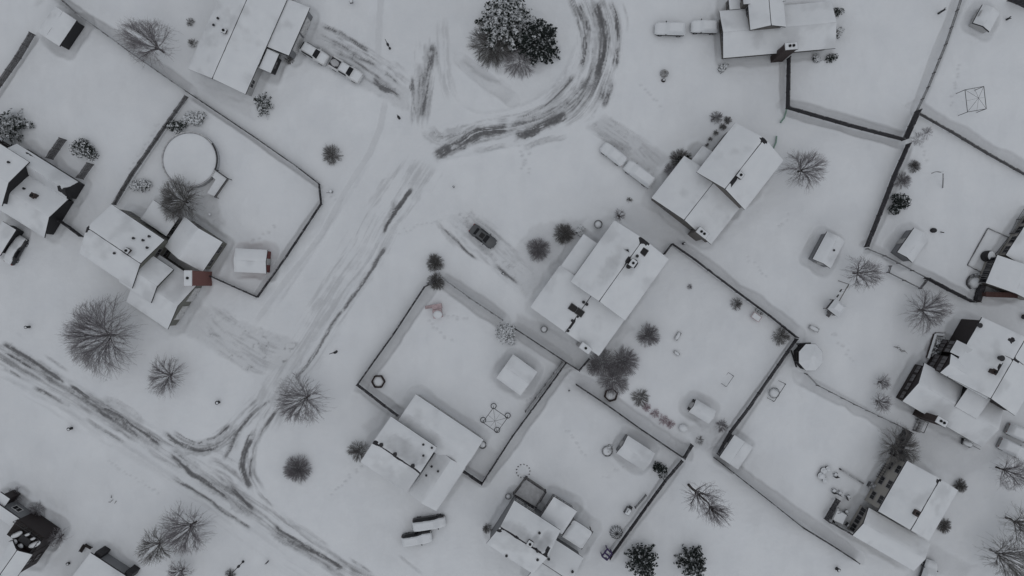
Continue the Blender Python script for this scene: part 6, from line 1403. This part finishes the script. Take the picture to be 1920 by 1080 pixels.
streaks([(600, 70), (690, 118), (765, 175)], 62, .9, .6, stretch=6, lane=.45); streaks([(840, 400), (925, 470), (1000, 540)], 58, .42, .32, stretch=4, lane=.6); streaks([(1110, 225), (1180, 275), (1245, 325)], 52, .6, .36, stretch=5, lane=.7); streaks([(370, 590), (440, 640), (530, 690)], 80, .5, .34, stretch=4, lane=.7)
# pavement
for pts in ([(717, -30), (711, 40), (709, 110), (715, 150)], [(722, 192), (713, 240), (693, 288), (647, 358), (603, 440), (533, 530), (480, 602)]): band(pts, 6, .34, 0, .04, crest=.03)
# wind scoops, hollowed and greyed
for pts, w, a, side in [([(110, 5), (190, 55), (250, 98), (355, 172)], 15, .42, -1), ([(66, 66), (-10, 182)], 12, .42, -1), ([(362, 180), (480, 260), (600, 346)], 9, .34, 1), ([(604, 383), (485, 555)], 10, .34, 1), ([(353, 183), (218, 384)], 9, .34, 1),
    ([(798, 540), (674, 716)], 20, .40, -1), ([(826, 522), (943, 602)], 17, .42, 0), ([(968, 618), (1058, 678)], 14, .36, 0), ([(1060, 682), (906, 900)], 16, .42, -1), ([(1260, 460), (1490, 630)], 22, .36, -1), ([(1490, 640), (1345, 850)], 10, .32, 0), ([(1082, 718), (1278, 853)], 22, .36, -1), ([(1275, 866), (1145, 1042)], 11, .36, 0),
    ([(1340, 856), (1440, 936), (1603, 1050)], 20, .36, -1), ([(1508, 700), (1692, 802)], 24, .36, 1), ([(1475, 112), (1473, 204)], 13, .36, 1), ([(1473, 206), (1690, 266)], 22, .46, -1), ([(1473, 206), (1690, 266)], 14, .42, 1), ([(1718, 212), (1920, 328)], 24, .42, -1), ([(1800, -8), (1717, 208)], 12, .36, 0), ([(1698, 274), (1622, 463)], 15, .32, -1), ([(1623, 467), (1733, 521), (1817, 566)], 17, .32, -1), ([(747, 776), (680, 726)], 13, .36, 0), ([(904, 902), (868, 880)], 10, .4, 0)]: band(pts, w, a, side)
# thinner, trodden places
for pts, a, slush, crop in [([(30, 690), (180, 740), (430, 900), (430, 940), (370, 990), (20, 775)], .40, 0, 'G'), ([(560, 750), (640, 720), (690, 770), (560, 900), (520, 850)], .38, .15, 'G'), ([(550, 110), (800, 30), (1050, 230), (1130, 290), (850, 290), (720, 240)], .24, 0, 'G'),
    ([(1100, 238), (1133, 215), (1262, 296), (1215, 325)], .4, .4, None), ([(830, 402), (882, 392), (1005, 500), (988, 556)], .24, .4, None), ([(590, 35), (548, 98), (690, 170), (768, 212), (770, 168)], .34, .25, None), ([(380, 575), (330, 615), (470, 700), (540, 690), (560, 640)], .3, .5, None),
    ([(360, 545), (385, 575), (335, 620), (318, 612)], .36, 0, None), ([(375, 155), (470, 195), (475, 225), (385, 175)], .26, 0, None), ([(200, 0), (250, 0), (210, 40), (190, 30)], .34, 0, 'A'), ([(300, 400), (400, 355), (420, 420), (380, 460), (330, 430)], .40, .3, None), ([(1100, 205), (1190, 180), (1210, 420), (1050, 330)], .36, .15, 'C') if 0 else ([(1030, 700), (1070, 690), (1300, 830), (1290, 860)], .34, .2, None),
    ([(1240, 330), (1275, 285), (1300, 300), (1250, 370)], .45, .3, None), ([(1290, 800), (1345, 780), (1350, 850), (1300, 838)], .36, .2, None), ([(1650, 880), (1700, 860), (1640, 990), (1600, 970)], .45, .25, None), ([(1745, 1015), (1830, 1060), (1800, 1090), (1730, 1060)], .34, 0, None), ([(1700, 800), (1770, 810), (1890, 850), (1800, 900), (1720, 860)], .28, 0, None),
    ([(1690, 880), (1655, 960), (1630, 1000), (1600, 985)], .4, .2, None), ([(1000, 420), (1100, 410), (1050, 520), (985, 560), (940, 500)], .30, .12, None), ([(30, 920), (60, 950), (100, 990), (60, 1000), (20, 950)], .45, .25, None), ([(900, 60), (1050, 90), (1010, 140), (930, 140)], .34, .3, None), ([(1545, 960), (1600, 990), (1640, 940), (1600, 920)], .36, .1, None), ([(870, 880), (905, 900), (935, 850), (900, 830)], .22, 0, None), ([(1175, 845), (1280, 857), (1230, 880)], .0, 0, None), ([(680, 800), (720, 760), (745, 780), (700, 830)], .28, 0, None), ([(1660, 800), (1710, 820), (1700, 880), (1640, 860)], .45, .3, None)]:
    patch(pts, a, crop=crop, slush=slush)
# ploughed berms
def berm(pts, wpx, h, crop=None):
    if crop: pts = C(crop, *pts)
    q = px2(smooth_pts(pts)); r = near(q, wpx / S * 2)
    if r is None: return
    sl, X, Y, d, s, lat, L = r; SEED[0] += 3; n = fbm(X * .9, Y * .9, SEED[0], 4); HT[sl] += h * np.exp(-(d / (wpx / S / 2)) ** 2) * (.3 + 1.3 * n) * sstep(0, 2, s) * sstep(0, 2, L - s)
for pts, w, h in [([(742, 410), (660, 545), (540, 720)], 10, .3), ([(700, 300), (620, 430), (520, 580)], 9, .18), ([(830, 130), (850, 190), (890, 217), (950, 213), (1010, 190), (1060, 145), (1085, 80)], 10, .22), ([(0, 640), (180, 748), (340, 833)], 9, .22), ([(0, 705), (240, 838), (480, 1008)], 9, .22), ([(490, 815), (468, 870), (500, 945), (640, 1060)], 9, .22), ([(1160, 0), (1170, 90), (1135, 200)], 9, .2), ([(860, 110), (900, 150), (950, 165)], 14, .5), ([(820, 305), (1000, 270)], 10, .2), ([(1095, 0), (1108, 60), (1104, 120)], 5, .1), ([(828, 405), (990, 552)], 7, .15), ([(886, 392), (1000, 470)], 7, .15)]: berm(pts, w, h)
# island mound
iw = W(955, 70); d = np.hypot(GX - iw[0], GY - iw[1]); HT += .45 * (1 - sstep(3, 9.5, d))
band(C('B', (1150, 330), (1270, 430), (1440, 560)), 16, .38, 0, .1); patch(C('B', (1150, 330), (1440, 480), (1440, 570), (1300, 530)), .22)
# footprints
rg = random.Random(99)
for a, b in [((1110, 240), (1225, 330)), ((1355, 360), (1310, 440)), ((995, 280), (975, 320)), ((390, 590), (530, 640)), ((1480, 400), (1455, 425)), ((1170, 870), (1130, 900)), ((985, 735), (1000, 760)), ((1585, 915), (1560, 940)), ((300, 230), (240, 330)), ((830, 590), (880, 600)), ((1710, 240), (1740, 300)), ((620, 365), (640, 380)), ((870, 415), (920, 480)), ((730, 440), (830, 410)), ((968, 262), (992, 325)), ((800, 600), (845, 640)), ((1400, 480), (1440, 520)), ((690, 860), (620, 930)), ((200, 860), (300, 930)), ((1200, 160), (1240, 200)), ((1800, 120), (1780, 200)), ((1060, 800), (1100, 860)), ((1560, 620), (1600, 680)), ((520, 420), (470, 460))]:
    A, B = W(*a), W(*b); L = (B - A).length; n = int(L / .6)
    for k in range(n):
        q = A.lerp(B, (k + .5) / n) + Vector((rg.gauss(0, .2), rg.gauss(0, .2), 0)); r = near([(q[0] - .08, q[1]), (q[0] + .08, q[1])], .5)
        if r: sl, X, Y, dd, s, lat, L2 = r; f = np.exp(-(dd / .17) ** 2); HT[sl] -= .12 * f; THIN_SHADE[sl] = np.maximum(THIN_SHADE[sl], .35 * f)
edge = np.minimum(np.minimum(GX - XA, XB - GX), np.minimum(GY - YA, YB - GY)); fadek = sstep(0, 5, edge)
HT = np.clip(HT, -.3, .8) * fadek
HT[0, :] = HT[-1, :] = 0; HT[:, 0] = HT[:, -1] = 0
SL = np.clip(SL, 0, 1); THIN_SHADE = np.clip(THIN_SHADE, 0, 1)

# --- ground material: snow, thin snow over turf with painted shade round houses, wet slush
m, nt, bs = new_mat('snow_ground'); N, Lk = nt.nodes, nt.links
at1 = N.new('ShaderNodeAttribute'); at1.attribute_name = 'slush'; at2 = N.new('ShaderNodeAttribute'); at2.attribute_name = 'thin'
n1 = noise_node(nt, .22, 3); r1 = ramp(nt, n1.outputs[0], [(.3, (.765, .788, .812)), (.7, (.812, .832, .85))])
nf = noise_node(nt, 3.5, 5, .65); rt = ramp(nt, nf.outputs[0], [(.3, (.40, .41, .425)), (.7, (.50, .505, .515))])
nd = noise_node(nt, 2.0, 6, .7); rs_ = ramp(nt, nd.outputs[0], [(.3, (.075, .075, .08)), (.55, (.125, .125, .128)), (.8, (.28, .28, .285))])
def mixc(f, a, b):
    x = N.new('ShaderNodeMix'); x.data_type = 'RGBA'; Lk.new(f, x.inputs[0]); Lk.new(a, x.inputs[6]); Lk.new(b, x.inputs[7]); return x.outputs[2]
c1 = mixc(at2.outputs['Fac'], r1.outputs[0], rt.outputs[0]); nk = noise_node(nt, 5.0, 4, .7); mk = N.new('ShaderNodeMath'); mk.operation = 'MULTIPLY_ADD'; sk = N.new('ShaderNodeMath'); sk.operation = 'SUBTRACT'; Lk.new(nk.outputs[0], sk.inputs[0]); sk.inputs[1].default_value = .5
Lk.new(sk.outputs[0], mk.inputs[0]); mk.inputs[1].default_value = .8; Lk.new(at1.outputs['Fac'], mk.inputs[2]); kr = N.new('ShaderNodeMapRange'); kr.interpolation_type = 'SMOOTHSTEP'; kr.inputs[1].default_value = .28; kr.inputs[2].default_value = .72; Lk.new(mk.outputs[0], kr.inputs[0])
kx = N.new('ShaderNodeMath'); kx.operation = 'MULTIPLY_ADD'; Lk.new(kr.outputs[0], kx.inputs[0]); kx.inputs[1].default_value = .5; ky = N.new('ShaderNodeMath'); ky.operation = 'MULTIPLY'; Lk.new(at1.outputs['Fac'], ky.inputs[0]); ky.inputs[1].default_value = .42; Lk.new(ky.outputs[0], kx.inputs[2])
c2 = mixc(kx.outputs[0], c1, rs_.outputs[0]); Lk.new(c2, bs.inputs['Base Color'])
mr = N.new('ShaderNodeMapRange'); mr.inputs[3].default_value = .8; mr.inputs[4].default_value = .42; Lk.new(at1.outputs['Fac'], mr.inputs[0]); Lk.new(mr.outputs[0], bs.inputs['Roughness']); bs.inputs['Specular IOR Level'].default_value = .2
nb = noise_node(nt, 1.6, 6, .62); bump(nt, bs, nb.outputs[0], .4, .10); M['ground'] = m

cls = np.zeros((nX - 1, nY - 1), np.int8)
def mark(pts, k, width=None):
    if width:
        q = px2(pts); r = near(q, width / S)
        sl, X, Y, d, *_ = r; mm = np.zeros(GX.shape, bool); mm[sl] = d < width / S / 2
    else:
        sl, m_ = inside(px2(pts)); mm = np.zeros(GX.shape, bool); mm[sl] = m_
    c = mm[:-1, :-1]; cls[(cls == 0) & c] = k
mark(road_poly, 1)
names = {0: ('ground', 'snow covered gardens and verges between the houses', 'ground'), 1: ('road', 'snowy street with slushy wheel tracks, curling round the island', 'road')}
for i, (pts, wd, nm, lab, cat) in enumerate([
    ([(590, 35), (548, 98), (700, 180), (760, 215), (775, 165)], None, 'driveway', 'partly swept driveway of the long ranch house', 'driveway'), ([(826, 404), (884, 390), (1008, 498), (985, 560)], None, 'driveway', 'cleared driveway under the dark grey car', 'driveway'),
    ([(1098, 240), (1133, 213), (1264, 296), (1213, 328)], None, 'driveway', 'driveway of the tall taupe house with footprints', 'driveway'), ([(380, 575), (340, 615), (470, 700), (520, 700), (560, 640)], None, 'driveway', 'driveway below the red brick chimney with broken slush', 'driveway'),
    ([(1745, 1010), (1850, 1070), (1830, 1100), (1720, 1070)], None, 'driveway', 'driveway of the tan house at the bottom edge', 'driveway'), ([(1850, 815), (1880, 780), (1990, 830), (1990, 920)], None, 'driveway', 'driveway of the dark brown house with two buried cars', 'driveway'),
    ([(717, -60), (711, 40), (709, 110), (715, 150)], 11, 'pavement', 'upper stretch of the narrow snowy pavement', 'pavement'), ([(722, 192), (713, 240), (693, 288), (647, 358), (603, 440), (533, 530), (480, 602)], 11, 'pavement', 'long lower stretch of the narrow snowy pavement', 'pavement')]):
    mark(pts, 2 + i, wd); names[2 + i] = (nm, lab, cat)
idx = np.arange(nX * nY).reshape(nX, nY); V = np.stack([GX, GY, HT], -1).reshape(-1, 3)
FQ = np.stack([idx[:-1, :-1], idx[1:, :-1], idx[1:, 1:], idx[:-1, 1:]], -1).reshape(-1, 4); fc = cls.reshape(-1)
for k, (nm, lab, cat) in names.items():
    f = FQ[fc == k]; u, inv = np.unique(f, return_inverse=True); vv = V[u]; ff = inv.reshape(-1, 4); sl_, tn_ = SL.reshape(-1)[u], THIN_SHADE.reshape(-1)[u]
    if k == 0:
        o4 = len(vv); cor = [idx[0, 0], idx[-1, 0], idx[-1, -1], idx[0, -1]]; ci = [int(np.searchsorted(u, c)) for c in cor]; B = 1500
        vv = np.concatenate([vv, [(-B, -B, 0), (B, -B, 0), (B, B, 0), (-B, B, 0)]]); ff = np.concatenate([ff, [[o4 + j, o4 + (j + 1) % 4, ci[(j + 1) % 4], ci[j]] for j in range(4)]])
        sl_ = np.concatenate([sl_, [0] * 4]); tn_ = np.concatenate([tn_, [0] * 4])
    me = np_mesh(nm, vv, ff); me.materials.append(M['ground']); me.polygons.foreach_set('use_smooth', np.ones(len(ff), bool))
    for an, ar in (('slush', sl_), ('thin', tn_)): a = me.attributes.new(an, 'FLOAT', 'POINT'); a.data.foreach_set('value', np.ascontiguousarray(ar, np.float32))
    o = bpy.data.objects.new(nm, me); col.objects.link(o); tag(o, lab, cat, None, 'structure')

# ---------------------------------------------------------------- light, sky, camera
EL, AZ = 80, 160
w = bpy.data.worlds.new('World'); scene.world = w; w.use_nodes = True; nt = w.node_tree
bg = nt.nodes['Background']; sky = nt.nodes.new('ShaderNodeTexSky'); sky.sky_type = 'NISHITA'; sky.sun_disc = False; sky.sun_elevation = R(EL); sky.sun_rotation = R(AZ); sky.air_density = 1.0; sky.dust_density = 1.0; sky.ozone_density = 1.0
hs = nt.nodes.new('ShaderNodeHueSaturation'); hs.inputs['Saturation'].default_value = .24; hs.inputs['Hue'].default_value = .495; nt.links.new(sky.outputs[0], hs.inputs['Color']); nt.links.new(hs.outputs[0], bg.inputs[0]); bg.inputs[1].default_value = .15
sd = bpy.data.lights.new('Sun', 'SUN'); sd.energy = .5; sd.angle = R(120); sd.color = (1.0, .995, .97); so = bpy.data.objects.new('sun', sd); col.objects.link(so)
dv = Vector((math.sin(R(AZ)) * math.cos(R(EL)), math.cos(R(AZ)) * math.cos(R(EL)), math.sin(R(EL)))); so.rotation_euler = dv.to_track_quat('Z', 'Y').to_euler()
cd = bpy.data.cameras.new('Camera'); cd.sensor_width = 36; cd.lens = 36 * H / 160; cd.clip_end = 5000; co = bpy.data.objects.new('camera', cd); co.location = (0, 0, H); col.objects.link(co); scene.camera = co
vs = scene.view_settings; vs.view_transform = 'Standard'; vs.look = 'None'; vs.exposure = -.67; vs.gamma = 1
